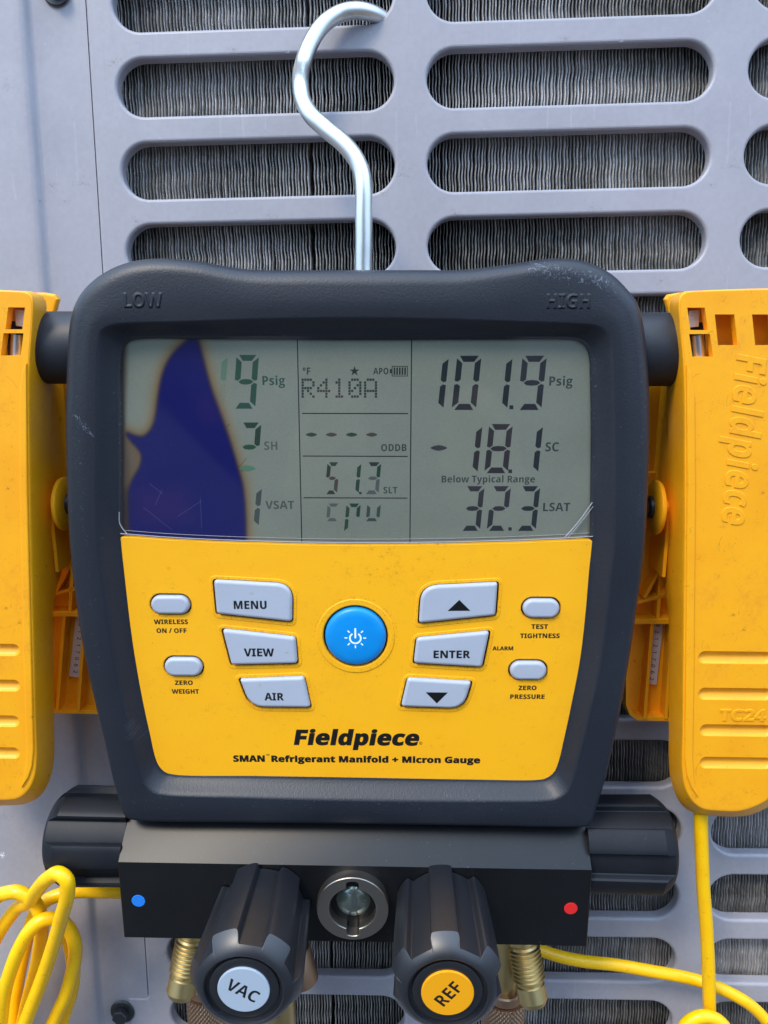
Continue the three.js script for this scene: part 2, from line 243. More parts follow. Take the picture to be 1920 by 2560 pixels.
{
  const prof = [], CREST = 40;
  prof.push((t, o, i, w) => [o - 30, -210], (t, o, i, w) => [o - 16, -208], (t, o) => [o - 6, -90], (t, o) => [o - 1, -30], (t, o) => [o, -4]);
  for (let k = 1; k <= 8; k++) { const a = k / 8 * Math.PI / 2; prof.push((t, o, i, w, top) => { const rr = 26 + 22 * top; return [o - rr * (1 - Math.cos(a)), -4 + (CREST + 2) * Math.sin(a)]; }); }
  for (const f of [0.35, 0.7]) prof.push((t, o, i, w, top) => { const a = o - 26 - 22 * top, b = i + 52; return [a + (b - a) * f, CREST + 2 - 1 * f]; });
  for (const [d, z] of [[54, 40], [49, 38.5], [44, 35], [38, 29.5], [30, 21.5], [20, 12], [9, 3.5], [3, 0.8], [-3, -0.6], [-6, -6]]) prof.push((t, o, i) => [i + d * (0.9), z]);
  const rings = prof.map((f) => angles.map((t) => { const o = rO(t), i = rI(t), w = o - i, top = Math.max(0, Math.min(1, (Math.sin(t) - 0.1) * 2)); const [rad, z] = f(t, o, i, w, top); return at(t, rad, z); }));
  let g = loft(rings, { cap0: true });
  // own colour and relief maps over the face: dust, scuffs and the pressed words LOW and HIGH
  const A = P(150, 2080), B = P(1640, 620), box = [A.x, A.y, B.x, B.y];
  const W = 2048, to = (x, y) => { const v = P(x, y, 40); return [(v.x - box[0]) / (box[2] - box[0]) * W, (1 - (v.y - box[1]) / (box[3] - box[1])) * W]; };
  const map = canvas(W, W, (x) => {
    const r = rng(31); mottle(x, W, W, [28, 33, 43], (a, b, c) => { const d = (a - 0.5) * 12 + (c - 0.5) * 7; return [d, d, d]; });
    flecks(x, r, 420, [0, 0, W, W], '#8f96a4', 1.6, 6, 0.5); flecks(x, r, 70, [0, 0, W, W], '#c7cad2', 2, 4, 0.7);
    const edge = (p, q, n, spread, col, len) => { for (let i = 0; i < n; i++) { const f = r(), [a, b] = to(p[0] + (q[0] - p[0]) * f, p[1] + (q[1] - p[1]) * f); flecks(x, r, 1, [a + (r() - 0.5) * spread, b + (r() - 0.5) * spread, 1, 1], col, 1.6, len, 0.6); } };
    edge([292, 900], [296, 1330], 160, 26, '#b9a998', 8); edge([1488, 900], [1488, 1330], 120, 26, '#a89d92', 8); edge([310, 838], [1470, 838], 60, 22, '#a7a29c', 6);
    edge([300, 1400], [395, 1930], 150, 26, '#8f96a6', 8); edge([1480, 1400], [1400, 1930], 150, 26, '#8f96a6', 8); edge([420, 1950], [1380, 1960], 260, 34, '#9aa1b2', 5); edge([330, 2005], [1470, 2015], 200, 50, '#8c93a2', 7);
    edge([174, 900], [250, 1760], 120, 26, '#7d7f88', 8); edge([1615, 900], [1600, 1500], 160, 26, '#9a7f6c', 6);
    // worn patch at the upper right corner
    for (let i = 0; i < 420; i++) { const f = r(), [a, b] = to(1325 + 215 * f + (r() - 0.5) * 20, 672 + 46 * f * f + (r() - 0.5) * 34); flecks(x, r, 1, [a, b, 1, 1], r() < 0.5 ? '#8d94a3' : '#14161a', 2.2, 18, 0.7); }
    // pale scrape on the left rim
    for (let i = 0; i < 90; i++) { const f = r(), [a, b] = to(186 + 48 * f + (r() - 0.5) * 9 * Math.sin(f * 3.1), 1037 + 55 * f + (r() - 0.5) * 14 * Math.sin(f * 3.1)); flecks(x, r, 1, [a, b, 1, 1], '#8b95a8', 1.8, 9, 0.75); }
    for (let i = 0; i < 9; i++) { const [a, b] = to(310 + i * 4 * r(), 1810 + i * 5); x.strokeStyle = '#6f7888'; x.globalAlpha = 0.5; x.lineWidth = 1.3; x.beginPath(); x.moveTo(a, b + 8); x.quadraticCurveTo(a + 14, b + 2, a + 26, b - 10); x.stroke(); } x.globalAlpha = 1;
  });
  const bump = canvas(W, W, (x) => {
    mottle(x, W, W, [190, 190, 190], (a, b, c) => { const d = (c - 0.5) * 12; return [d, d, d]; }); x.fillStyle = '#000';
    const word = (s, x0, x1, yb, cap) => { const [a, b] = to(x0, yb), [c, d] = to(x1, yb), fs = cap * W / (box[3] - box[1]) / 0.714; x.save(); x.font = `bold ${fs}px sans-serif`; x.translate(a, b); x.rotate(Math.atan2(d - b, c - a)); x.scale((c - a) / x.measureText(s).width, 1); x.filter = 'blur(1px)'; x.fillText(s, 0, 0); x.restore(); };
    word('LOW', 307, 407, 769, 32); word('HIGH', 1362, 1478, 771, 31);
  }, false);
  g = planarUV(g, box); mk(gauge, 'housing', g, std({ map, bumpMap: bump, bumpScale: 0.0009, roughness: 0.46 }));
}

// --- face: printed keypad plate, screen
const seamPx = [[285, 1335], [301, 1337], [420, 1346], [541, 1352], [720, 1357.5], [900, 1360], [1120, 1358], [1300, 1353], [1414, 1348], [1482, 1344], [1500, 1343]];
const seam = seamPx.map(([x, y]) => P(x, y, 0)), seamY = (x) => { for (let i = 0; i + 1 < seam.length; i++) if (x <= seam[i + 1].x || i + 2 === seam.length) { const f = (x - seam[i].x) / (seam[i + 1].x - seam[i].x); return seam[i].y + f * (seam[i + 1].y - seam[i].y); } };
const bottomPart = (off, dy = 0) => { const p = innerAt(off, 0).filter((v) => v.y < seamY(v.x) + dy); p.sort((a, b) => angOf(a) - angOf(b)); const L = p[0], Rr = p[p.length - 1]; const top = []; for (let i = 1; i < 40; i++) { const x = Rr.x + (L.x - Rr.x) * i / 40; top.push(new V3(x, seamY(x) + dy, 0)); } return [...p, ...top].map(p2); };
const angOf = (v) => (Math.atan2(v.y - CEN.y, v.x - CEN.x) + Math.PI * 1.5 + Math.PI * 2) % (Math.PI * 2) - Math.PI * 2 * 0;
const lower = (off, dy) => { // the part of the opening under the screen, counter-clockwise from its left end
  const p = innerAt(off, 0).filter((v) => v.y < seamY(v.x) + dy).map((v) => [Math.atan2(v.y - CEN.y, v.x - CEN.x), v]);
  const left = p.filter((a) => a[0] > 0).sort((a, b) => a[0] - b[0]), rest = p.filter((a) => a[0] <= 0).sort((a, b) => a[0] - b[0]);
  const seq = [...left, ...rest].map((a) => a[1]), a = seq[0], b = seq[seq.length - 1], top = [];
  for (let i = 1; i < 40; i++) { const x = b.x + (a.x - b.x) * i / 40; top.push(new V3(x, seamY(x) + dy, 0)); }
  return [...seq, ...top].map(p2);
};
const upper = (off, dy) => {
  const p = innerAt(off, 0).filter((v) => v.y > seamY(v.x) + dy).map((v) => [(Math.atan2(v.y - CEN.y, v.x - CEN.x) + Math.PI * 2.5) % (Math.PI * 2), v]).sort((a, b) => a[0] - b[0]);
  const seq = p.map((a) => a[1]), a = seq[0], b = seq[seq.length - 1], low = [];
  for (let i = 1; i < 40; i++) { const x = b.x + (a.x - b.x) * i / 40; low.push(new V3(x, seamY(x) + dy, 0)); }
  return [...seq, ...low].map(p2);
};
// rounded polygon from drawing points: [x, y, radius]
function roundPoly(pts, z, grow = 0, Ctor = THREE.Shape) {
  const v = pts.map(([x, y, r]) => { const q = p2(P(x, y, z)); q.r = r; return q; }), n = v.length, s = new Ctor();
  let area = 0; v.forEach((a, i) => { const b = v[(i + 1) % n]; area += a.x * b.y - b.x * a.y; }); const sg = area > 0 ? 1 : -1;
  const off = v.map((b, i) => { const a = v[(i + n - 1) % n], c = v[(i + 1) % n], d1 = b.clone().sub(a).normalize(), d2 = c.clone().sub(b).normalize(), n1 = new V2(d1.y, -d1.x).multiplyScalar(sg), n2 = new V2(d2.y, -d2.x).multiplyScalar(sg), m = n1.clone().add(n2).normalize(), q = b.clone().addScaledVector(m, grow / Math.max(0.4, m.dot(n1))); q.r = Math.max(2, b.r + grow); return q; });
  off.forEach((b, i) => { const a = off[(i + n - 1) % n], c = off[(i + 1) % n], p = b.clone().addScaledVector(a.clone().sub(b).normalize(), b.r), q = b.clone().addScaledVector(c.clone().sub(b).normalize(), b.r); i ? s.lineTo(p.x, p.y) : s.moveTo(p.x, p.y); s.quadraticCurveTo(b.x, b.y, q.x, q.y); });
  s.closePath(); return s;
}
const pill = (x0, y0, x1, y1, grow = 0, Ctor = THREE.Shape) => { const a = P(x0, y1), b = P(x1, y0), s = new Ctor(), X0 = a.x - grow, X1 = b.x + grow, Y0 = a.y - grow, Y1 = b.y + grow, r = (Y1 - Y0) / 2; s.moveTo(X0 + r, Y0); s.lineTo(X1 - r, Y0); s.absarc(X1 - r, Y0 + r, r, -Math.PI / 2, Math.PI / 2, false); s.lineTo(X0 + r, Y1); s.absarc(X0 + r, Y0 + r, r, Math.PI / 2, Math.PI * 1.5, false); return s; };
const BTN = {
  menu: [[534, 1449, 11], [731, 1460, 44], [730, 1554, 10], [542, 1534, 9]], view: [[555.5, 1572, 12], [738.5, 1592, 10], [744, 1658, 10], [579, 1662, 9]], air: [[599, 1697, 8], [760, 1691, 9], [777, 1768, 10], [626, 1767, 40]],
  up: [[1053, 1465, 44], [1244.5, 1455.5, 9], [1238.5, 1538, 9], [1047, 1558, 10]], enter: [[1041.5, 1594.5, 9], [1224, 1577, 12], [1205, 1667.5, 10], [1034, 1657.5, 10]], down: [[1019, 1694.5, 9], [1179, 1703.5, 10], [1158, 1771, 40], [1002.5, 1766, 10]],
};
const PILL = [[380, 1488.6, 473.4, 1533.4, 'small pale oval button above the words WIRELESS ON / OFF'], [414, 1643.7, 505, 1687.7, 'small pale oval button above the words ZERO WEIGHT'], [1305.5, 1497, 1399.6, 1542.8, 'small pale oval button above the words TEST TIGHTNESS'], [1273.7, 1653, 1367, 1697, 'small pale oval button above the words ZERO PRESSURE']];
const PWR = P(889, 1590.6), PWR_R = 80;
function printer(box, W, H, z = 0) { // draws words at their place on the face
  const to = (x, y) => { const v = P(x, y, z); return [(v.x - box[0]) / (box[2] - box[0]) * W, (1 - (v.y - box[1]) / (box[3] - box[1])) * H]; };
  const sy = H / (box[3] - box[1]), word = (x, s, x0, x1, yb, cap, { skew = 0, stroke = 0, font = 'bold', family = 'sans-serif', dy = 0 } = {}) => {
    const [a, b] = to(x0, yb), [c, d] = to(x1, yb + dy), fs = cap * sy / 0.714; x.save(); x.font = `${font} ${fs}px ${family}`; x.translate(a, b); x.rotate(Math.atan2(d - b, c - a)); x.transform(Math.hypot(c - a, d - b) / x.measureText(s).width, 0, -skew, 1, 0, 0);
    x.fillText(s, 0, 0); if (stroke) { x.lineWidth = stroke; x.lineJoin = 'miter'; x.strokeStyle = x.fillStyle; x.strokeText(s, 0, 0); } x.restore();
  };
  return { to, word, sy };
}
{
  const A = P(285, 1965), B = P(1500, 1325), box = [A.x, A.y, B.x, B.y], W = 2048, H = 1088, { to, word, sy } = printer(box, W, H);
  const plateMap = canvas(W, H, (x) => {
    const r = rng(41); mottle(x, W, H, [250, 180, 14], (a, b, c) => { const d = (a - 0.5) * 18, e = Math.max(0, a - 0.55) * 120 * b; return [d * 0.2 - e * 0.35, d * 0.7 - e * 0.6 + (c - 0.5) * 5, d * 0.3 + e * 0.3]; });
    smudges(x, r, 190, [0, 0, W, H], '#b0641a', 56, 0.1); flecks(x, r, 130, [0, 0, W, H], '#8a6420', 2, 10, 0.5); flecks(x, r, 60, [0, 0, W, H], '#3f3016', 1.8, 3, 0.7);
    for (let i = 0; i < 8; i++) smudges(x, r, 5, [W * 0.5, H * 0.02, W * 0.25, H * 0.18], '#9c5c1a', 34, 0.11);
    const grime = (sh, n, wd) => { const q = sh.getSpacedPoints(160); for (let i = 0; i < n; i++) { const v = q[(r() * q.length) | 0]; flecks(x, r, 1, [(v.x - box[0]) / (box[2] - box[0]) * W + (r() - 0.5) * wd, (1 - (v.y - box[1]) / (box[3] - box[1])) * H + (r() - 0.5) * wd, 1, 1], r() < 0.7 ? '#a8641a' : '#5f3d14', 2.2, 8, 0.5); } };
    for (const k in BTN) grime(roundPoly(BTN[k], 0, 6), 260, 9); for (const p of PILL) grime(pill(p[0], p[1], p[2], p[3], 5), 110, 6); grime(new THREE.Shape().absarc(PWR.x, PWR.y, PWR_R + 22, 0, 6.28), 420, 26);
    smudges(x, r, 60, [W * 0.1, H * 0.15, W * 0.8, H * 0.6], '#b47a1e', 60, 0.12);
    x.fillStyle = '#0c0c0a'; const o = { stroke: 0.8 };
    word(x, 'WIRELESS', 385.6, 470.7, 1560, 12.3, o); word(x, 'ON / OFF', 391, 467.5, 1582, 12.3, o); word(x, 'ZERO', 437.5, 483, 1712, 12.3, o); word(x, 'WEIGHT', 430, 498, 1733.8, 12.3, o);
    word(x, 'TEST', 1328, 1370, 1572, 12.3, o); word(x, 'TIGHTNESS', 1300, 1399.6, 1595, 12.3, o); word(x, 'ALARM', 1231.5, 1284, 1626, 10.6, o); word(x, 'ZERO', 1296, 1342, 1725, 12.3, o); word(x, 'PRESSURE', 1274, 1362.5, 1747, 12.3, o);
    word(x, 'Fieldpiece', 731, 1046, 1861, 42, { skew: 0.2, stroke: 5.5, dy: 2 }); x.beginPath(); const q = to(1052, 1858); x.lineWidth = 1.2; x.strokeStyle = '#0c0c0a'; x.arc(q[0], q[1], 6, 0, 7); x.stroke(); x.font = 'bold 8px sans-serif'; x.fillText('R', q[0] - 3, q[1] + 3);
    word(x, 'SMAN', 583, 664, 1903.8, 18, { stroke: 2.6 }); word(x, 'TM', 665, 674, 1889, 5, {}); word(x, 'Refrigerant Manifold + Micron Gauge', 677, 1201, 1904.2, 17.6, { stroke: 2.6, dy: 3.6 });
  });
  const sh = new THREE.Shape(lower(4, -3));
  for (const k in BTN) sh.holes.push(roundPoly(BTN[k], 0, 5, THREE.Path)); for (const p of PILL) sh.holes.push(pill(p[0], p[1], p[2], p[3], 4, THREE.Path)); sh.holes.push(new THREE.Path().absarc(PWR.x, PWR.y, PWR_R + 4, 0, Math.PI * 2, false));
  const plateM = std({ map: plateMap, roughness: 0.5, bumpMap: rep(grainBump, 9, 5), bumpScale: 0.00002 });
  let g = new THREE.ExtrudeGeometry(sh, { depth: 20, bevelEnabled: true, bevelSize: 2.5, bevelThickness: 2.5, bevelOffset: -2.5, bevelSegments: 2, curveSegments: 20 }).translate(0, 0, -22.5);
  const plate = mk(gauge, 'keypad_plate', planarUV(g, box), plateM);
  // low collar moulded round each key
  const yel = std({ color: new THREE.Color(0.8, 0.42, 0.008), roughness: 0.5 }), collars = [];
  for (const k in BTN) { const s = roundPoly(BTN[k], 0, 12); s.holes.push(roundPoly(BTN[k], 0, 5.5, THREE.Path)); collars.push(extrude(s, 5, 1.8, 2).translate(0, 0, -3.5)); }
  { const s = new THREE.Shape().absarc(PWR.x, PWR.y, PWR_R + 22, 0, Math.PI * 2); s.holes.push(new THREE.Path().absarc(PWR.x, PWR.y, PWR_R + 5, 0, Math.PI * 2)); collars.push(extrude(s, 6, 2.6, 3, 60).translate(0, 0, -4)); }
  mk(plate, 'key_collar', planarUV(join(collars), box), plateM);
  mk(gauge, 'keypad_backing', new THREE.ExtrudeGeometry(new THREE.Shape(lower(0, -10)), { depth: 6, bevelEnabled: false }).translate(0, 0, -30), M.dark);
  const keyMap = canvas(W, H, (x) => {
    const r = rng(43); mottle(x, W, H, [170, 179, 194], (a, b, c) => { const d = (a - 0.5) * 8 + (c - 0.5) * 4; return [d, d, d]; }); smudges(x, r, 60, [0, 0, W, H], '#8c8874', 20, 0.12); x.fillStyle = '#0b0c0e'; const o = { stroke: 1 };
    word(x, 'MENU', 585, 671, 1518.6, 21.5, o); word(x, 'VIEW', 613, 687, 1636.6, 21.5, o); word(x, 'AIR', 664, 711, 1745.8, 20.8, o); word(x, 'ENTER', 1081, 1174, 1641, 20.5, o);
    for (const t of [[[1118.6, 1523.4], [1174.7, 1523], [1147.4, 1496]], [[1064, 1726], [1119, 1726.4], [1091.7, 1753.4]]]) { x.beginPath(); t.forEach((p, i) => x[i ? 'lineTo' : 'moveTo'](...to(...p))); x.fill(); }
  });
  const keyM = std({ map: keyMap, roughness: 0.42 });
  const labels = { menu: 'grey key printed MENU', view: 'grey key printed VIEW', air: 'grey key printed AIR', up: 'grey key printed with a triangle pointing up', enter: 'grey key printed ENTER', down: 'grey key printed with a triangle pointing down' };
  const keyProf = [[0, -22], [0, 0], [-0.6, 3.6], [-2, 6.4], [-4.2, 8.4], [-7, 9.4], [-9, 9.7]], keyGeo = (f, dz) => loft(keyProf.map(([g, z]) => { const q = f(g).getPoints(10); if (q[0].distanceTo(q[q.length - 1]) < 1e-3) q.pop(); return q.map((v) => new V3(v.x, v.y, z + dz)); }), { cap1: true });
  for (const k in BTN) mk(gauge, 'button', planarUV(keyGeo((g) => roundPoly(BTN[k], 6, g), 2), box), keyM, labels[k]);
  for (const p of PILL) mk(gauge, 'button', planarUV(keyGeo((g) => pill(p[0], p[1], p[2], p[3], g), 0), box), keyM, p[4]);
  // power button
  const pm = canvas(512, 512, (x) => {
    const r = rng(45); mottle(x, 512, 512, [0, 138, 218], (a, b) => { const d = (a - 0.5) * 10; return [0, d, d]; }); flecks(x, r, 10, [0, 0, 512, 512], '#0a5fae', 3, 14, 0.5); x.strokeStyle = '#f4fbff'; x.lineCap = 'butt';
    const c = 256, s = 512 / 160; x.lineWidth = 4.4 * s; x.beginPath(); x.arc(c, c + 2, 14 * s, -Math.PI / 2 + 0.55, Math.PI * 1.5 - 0.55); x.stroke(); x.lineWidth = 4.6 * s; x.beginPath(); x.moveTo(c, c - 27 * s); x.lineTo(c, c + 1 * s); x.stroke(); x.lineWidth = 3.4 * s;
    for (let i = 1; i < 8; i++) { const a = i * Math.PI / 4 - Math.PI / 2; x.beginPath(); x.moveTo(c + Math.cos(a) * 20.5 * s, c + Math.sin(a) * 20.5 * s); x.lineTo(c + Math.cos(a) * 28 * s, c + Math.sin(a) * 28 * s); x.stroke(); }
  });
  const dome = lathe([[0, 12], [30, 11.8], [58, 11], [70, 9], [76, 5.5], [79, 0], [80, -6], [80, -22]].reverse(), 96, 1.2).rotateX(Math.PI / 2).translate(PWR.x, PWR.y, 0);
  mk(gauge, 'power_button', planarUV(dome, [PWR.x - 80, PWR.y - 80, PWR.x + 80, PWR.y + 80]), std({ map: pm, roughness: 0.4 }), 'round blue power button with a white lamp symbol');
}
{ // --- screen
  const ZS = -10, A = P(285, 1375), B = P(1500, 830), box = [A.x, A.y, B.x, B.y], W = 2048, H = 928, { to, word, sy } = printer(box, W, H, ZS);
  const Z2 = (x, y) => [720 + x * 0.4822, 820 + y * 0.4822], Z1 = (x, y) => [280 + x * 0.3737, 820 + y * 0.3737];
  const lcd = canvas(W, H, (x) => {
    const r = rng(51); mottle(x, W, H, [117, 123, 112], (a, b, c) => { const d = (a - 0.5) * 8 + (c - 0.5) * 9; return [d, d, d]; });
    const path = (f, pts) => { x.beginPath(); pts.forEach((p, i) => x[i ? 'lineTo' : 'moveTo'](...to(...f(...p)))); x.closePath(); };
    // leaked liquid crystal: brown fringe, then deep blue
    const blot = [[545, 55], [490, 95], [400, 185], [345, 290], [318, 430], [297, 600], [268, 685], [215, 735], [150, 728], [82, 692], [120, 750], [180, 810], [205, 850], [192, 930], [142, 1000], [104, 1080], [92, 1200], [104, 1330], [110, 1600], [500, 1640], [888, 1600], [890, 1380], [886, 1200], [870, 1050], [840, 950], [808, 840], [778, 740], [735, 620], [690, 500], [655, 400], [620, 270], [590, 150], [566, 60]];
    const smooth = (pts, w, col, blur) => { x.save(); x.filter = `blur(${blur}px)`; x.beginPath(); const q = pts.map((p) => to(...Z1(...p))), n = q.length; for (let i = 0; i < n; i++) { const a = q[i], b = q[(i + 1) % n], m = [(a[0] + b[0]) / 2, (a[1] + b[1]) / 2]; i ? x.quadraticCurveTo(a[0], a[1], m[0], m[1]) : x.moveTo(m[0], m[1]); } x.closePath(); if (w) { x.lineWidth = w; x.strokeStyle = col; x.lineJoin = 'round'; x.stroke(); } x.fillStyle = col; x.fill(); x.restore(); };
    smooth(blot, 84, 'rgba(128,108,74,0.42)', 20); smooth(blot, 44, 'rgba(100,74,44,0.55)', 14); smooth(blot, 10, 'rgba(40,28,52,0.8)', 8); smooth(blot, 0, 'rgb(10,15,84)', 6);
    x.save(); x.filter = 'blur(26px)'; x.fillStyle = 'rgba(50,24,84,0.5)'; path(Z1, [[560, 420], [660, 470], [720, 640], [600, 640]]); x.fill(); path(Z1, [[150, 1080], [500, 1060], [560, 1300], [160, 1320]]); x.fill(); x.restore();
    // left border and branches
    x.save(); x.filter = 'blur(9px)'; x.fillStyle = 'rgba(58,44,36,0.8)'; path(Z1, [[30, 60], [100, 80], [92, 400], [84, 700], [30, 700]]); x.fill(); path(Z1, [[30, 690], [84, 715], [120, 900], [112, 1100], [118, 1400], [30, 1400]]); x.fill(); x.restore();
    x.strokeStyle = 'rgba(60,44,30,0.7)'; x.lineWidth = 2; for (const l of [[[745, 680], [790, 640]], [[835, 950], [900, 870]], [[880, 960], [845, 945]]]) { x.beginPath(); x.moveTo(...to(...Z1(...l[0]))); x.lineTo(...to(...Z1(...l[1]))); x.stroke(); }
    x.strokeStyle = 'rgba(92,110,120,0.55)'; for (const l of [[[440, 1260], [600, 1155]], [[590, 1130], [600, 1340]], [[210, 1200], [400, 1350]], [[290, 1185], [335, 1080]], [[340, 1110], [250, 1040]]]) { x.beginPath(); x.moveTo(...to(...Z1(...l[0]))); x.lineTo(...to(...Z1(...l[1]))); x.stroke(); }
    x.save(); x.filter = 'blur(10px)'; x.fillStyle = 'rgba(84,72,58,0.7)'; path(Z1, [[60, 690], [125, 770], [185, 850], [170, 930], [110, 1060], [60, 1080]]); x.fill(); x.restore();
    flecks(x, r, 420, [0, 0, W, H], '#c4cbca', 1.5, 3, 0.55); flecks(x, r, 16, [0, 0, W, H], '#b3bbb8', 1.2, 60, 0.35);
    // seven-segment figures
    const SEG = { 0: 'abcdef', 1: 'bc', 2: 'abged', 3: 'abgcd', 4: 'fgbc', 5: 'afgcd', 8: 'abcdefg', 9: 'abfgcd', c: 'adef', n: 'ecba', u: 'bcdef' };
    const digit = (f, segs, x0, y0, w, h, t, col, sl = 0.105) => {
      const g = t * 0.13, m = h / 2, ti = t * 0.82, poly = {
        a: [[g * 2 + t * 0.15, 0], [w - g * 2 - t * 0.15, 0], [w - t, t * 0.9], [t, t * 0.9]], d: [[t, h - t * 0.9], [w - t, h - t * 0.9], [w - g * 2 - t * 0.15, h], [g * 2 + t * 0.15, h]],
        f: [[0, g + t * 0.25], [t - g, t + g * 0.8], [t - g, m - ti * 0.6], [t * 0.45, m - g * 1.2], [0, m - g * 2.4]], e: [[0, m + g * 2.4], [t * 0.45, m + g * 1.2], [t - g, m + ti * 0.6], [t - g, h - t - g * 0.8], [0, h - g - t * 0.25]],
        b: [[w, g + t * 0.25], [w - t + g, t + g * 0.8], [w - t + g, m - ti * 0.6], [w - t * 0.45, m - g * 1.2], [w, m - g * 2.4]], c: [[w, m + g * 2.4], [w - t * 0.45, m + g * 1.2], [w - t + g, m + ti * 0.6], [w - t + g, h - t - g * 0.8], [w, h - g - t * 0.25]],
        g: [[t * 0.55, m], [t * 1.0, m - ti * 0.42], [w / 2, m - ti * 0.52], [w - t * 1.0, m - ti * 0.42], [w - t * 0.55, m], [w - t * 1.0, m + ti * 0.42], [w / 2, m + ti * 0.52], [t * 1.0, m + ti * 0.42]] };
      for (const s of segs) { x.fillStyle = typeof col === 'string' ? col : col[s] ?? col.x; path(f, poly[s].map(([a, b]) => [x0 + a + (h - b) * sl, y0 + b])); x.fill(); }
    };
    const dot = (f, cx, cy, w, h, col) => { x.fillStyle = col; path(f, [[cx - w / 2, cy - h / 2], [cx + w / 2, cy - h / 2], [cx + w / 2, cy + h / 2], [cx - w / 2, cy + h / 2]]); x.fill(); };
    const dash = (f, cx, cy, w, h, col) => { x.fillStyle = col; path(f, Array.from({ length: 24 }, (_, i) => [cx + w / 2 * Math.cos(i * 0.2618), cy + h / 2 * Math.sin(i * 0.2618) * (1 - 0.35 * Math.abs(Math.cos(i * 0.2618)))])); x.fill(); };
    const ink = '#1f262b', ink2 = '#2a3330', green = '#233d30', brown = '#423e36', pale = '#4b5350';
    digit(Z2, SEG[1], 683, 148, 122, 278, 34, ink); digit(Z2, SEG[0], 848, 144, 126, 281, 35, ink); digit(Z2, SEG[1], 1014, 148, 122, 278, 34, ink); dot(Z2, 1158, 411, 20, 20, ink); digit(Z2, SEG[9], 1187, 144, 126, 281, 35, '#24262c');
    dash(Z2, 782, 622, 86, 30, '#33353a'); digit(Z2, SEG[1], 862, 502, 120, 254, 33, '#24272c'); digit(Z2, SEG[8], 1017, 498, 122, 255, 33, '#25282d'); dot(Z2, 1152, 743, 19, 19, '#25282d'); digit(Z2, SEG[1], 1176, 502, 120, 254, 33, '#24272c');
    digit(Z2, SEG[3], 893, 820, 102, 232, 30, '#2b2f34'); digit(Z2, SEG[2], 1030, 820, 102, 232, 30, '#2b2f34'); dot(Z2, 1151, 1042, 17, 17, '#2b2f34'); digit(Z2, SEG[3], 1180, 820, 104, 232, 30, '#272b30');
    digit(Z2, SEG[5], 190, 696, 64, 166, 22, { x: ink2, a: green, c: brown, g: brown }, 0.09); digit(Z2, SEG[1], 302, 698, 64, 164, 22, green, 0.09); dot(Z2, 375, 856, 13, 12, ink2); digit(Z2, SEG[3], 395, 696, 74, 166, 22, { x: pale, b: green, a: ink2 }, 0.09);
    digit(Z2, 'ad', 196, 910, 64, 92, 18, pale, 0.09); digit(Z2, 'f', 192, 912, 64, 150, 20, pale, 0.09);
    digit(Z2, 'ab', 296, 910, 68, 148, 21, green, 0.09); digit(Z2, 'fe', 290, 912, 68, 148, 21, '#2b4034', 0.09); digit(Z2, 'b', 398, 910, 70, 150, 20, '#37433f', 0.09); digit(Z2, 'f', 398, 910, 70, 150, 20, '#37433f', 0.09); digit(Z2, 'd', 398, 908, 70, 94, 18, '#37433f', 0.09);
    for (const [i, cx] of [121, 225, 330, 434].entries()) dash(Z2, cx, 553, 58, 22, i % 2 ? brown : green);
    digit(Z1, SEG[9], 808, 180, 150, 360, 44, '#29463a', 0.07); digit(Z1, 'b', 600, 180, 150, 360, 44, 'rgba(76,108,88,0.75)', 0.07); digit(Z1, 'c', 600, 180, 150, 360, 44, 'rgba(96,108,88,0.25)', 0.07);
    digit(Z1, 'ab', 838, 632, 138, 330, 42, '#25392f', 0.07); digit(Z1, 'g', 838, 632, 138, 330, 40, '#234634', 0.07); dash(Z1, 905, 940, 112, 44, 'rgba(70,110,88,0.8)'); digit(Z1, 'bc', 860, 1062, 120, 272, 40, '#3d4743', 0.09);
    // rules
    x.strokeStyle = '#15191a'; x.lineWidth = 4; for (const [a, b, c, d] of [[48, 40, 72, 1130], [641, 40, 632, 1130], [75, 443, 621, 444], [79, 664, 619, 666], [83, 880, 617, 882]]) { x.beginPath(); x.moveTo(...to(...Z2(a, b))); x.lineTo(...to(...Z2(c, d))); x.stroke(); }
    // words
    const w2 = (s, a, b, y, cap, col, o) => { x.fillStyle = col; word(x, s, ...[Z2(a, y)[0], Z2(b, y)[0], Z2(a, y)[1]], cap * 0.4822, o); };
    w2('Psig', 1348, 1476, 299, 45, '#2f3a38'); w2('SC', 1331, 1406, 640, 46, '#2f3a38'); w2('LSAT', 1316, 1463, 950, 44, '#303937'); w2('Below Typical Range', 792, 1282, 800, 35, '#343b3a'); w2('ODDB', 480, 617, 638, 36, '#333c39'); w2('SLT', 493, 568, 858, 34, '#3a4340'); w2('°F', 75, 118, 241, 35, '#2c3432'); w2('APO', 442, 523, 240, 31, '#2c3432');
    const w1 = (s, a, b, y, cap, col) => { x.fillStyle = col; word(x, s, Z1(a, y)[0], Z1(b, y)[0], Z1(a, y)[1], cap * 0.3737); };
    w1('Psig', 1000, 1160, 382, 58, '#27463a'); w1('SH', 1015, 1115, 815, 56, '#4b544f'); w1('VSAT', 1027, 1221, 1210, 55, '#454c49');
    x.fillStyle = '#262d2b'; path(Z2, Array.from({ length: 10 }, (_, i) => { const q = i % 2 ? 10 : 27, a = i * Math.PI / 5 - Math.PI / 2; return [345 + q * Math.cos(a), 224 + q * Math.sin(a)]; })); x.fill();
    x.strokeStyle = '#262d2b'; x.lineWidth = 3; path(Z2, [[540, 199], [619, 199], [619, 249], [540, 249]]); x.stroke(); dot(Z2, 533, 224, 10, 22, '#262d2b'); for (let i = 0; i < 5; i++) dot(Z2, 552 + i * 13.8, 224, 8.5, 38, '#262d2b');
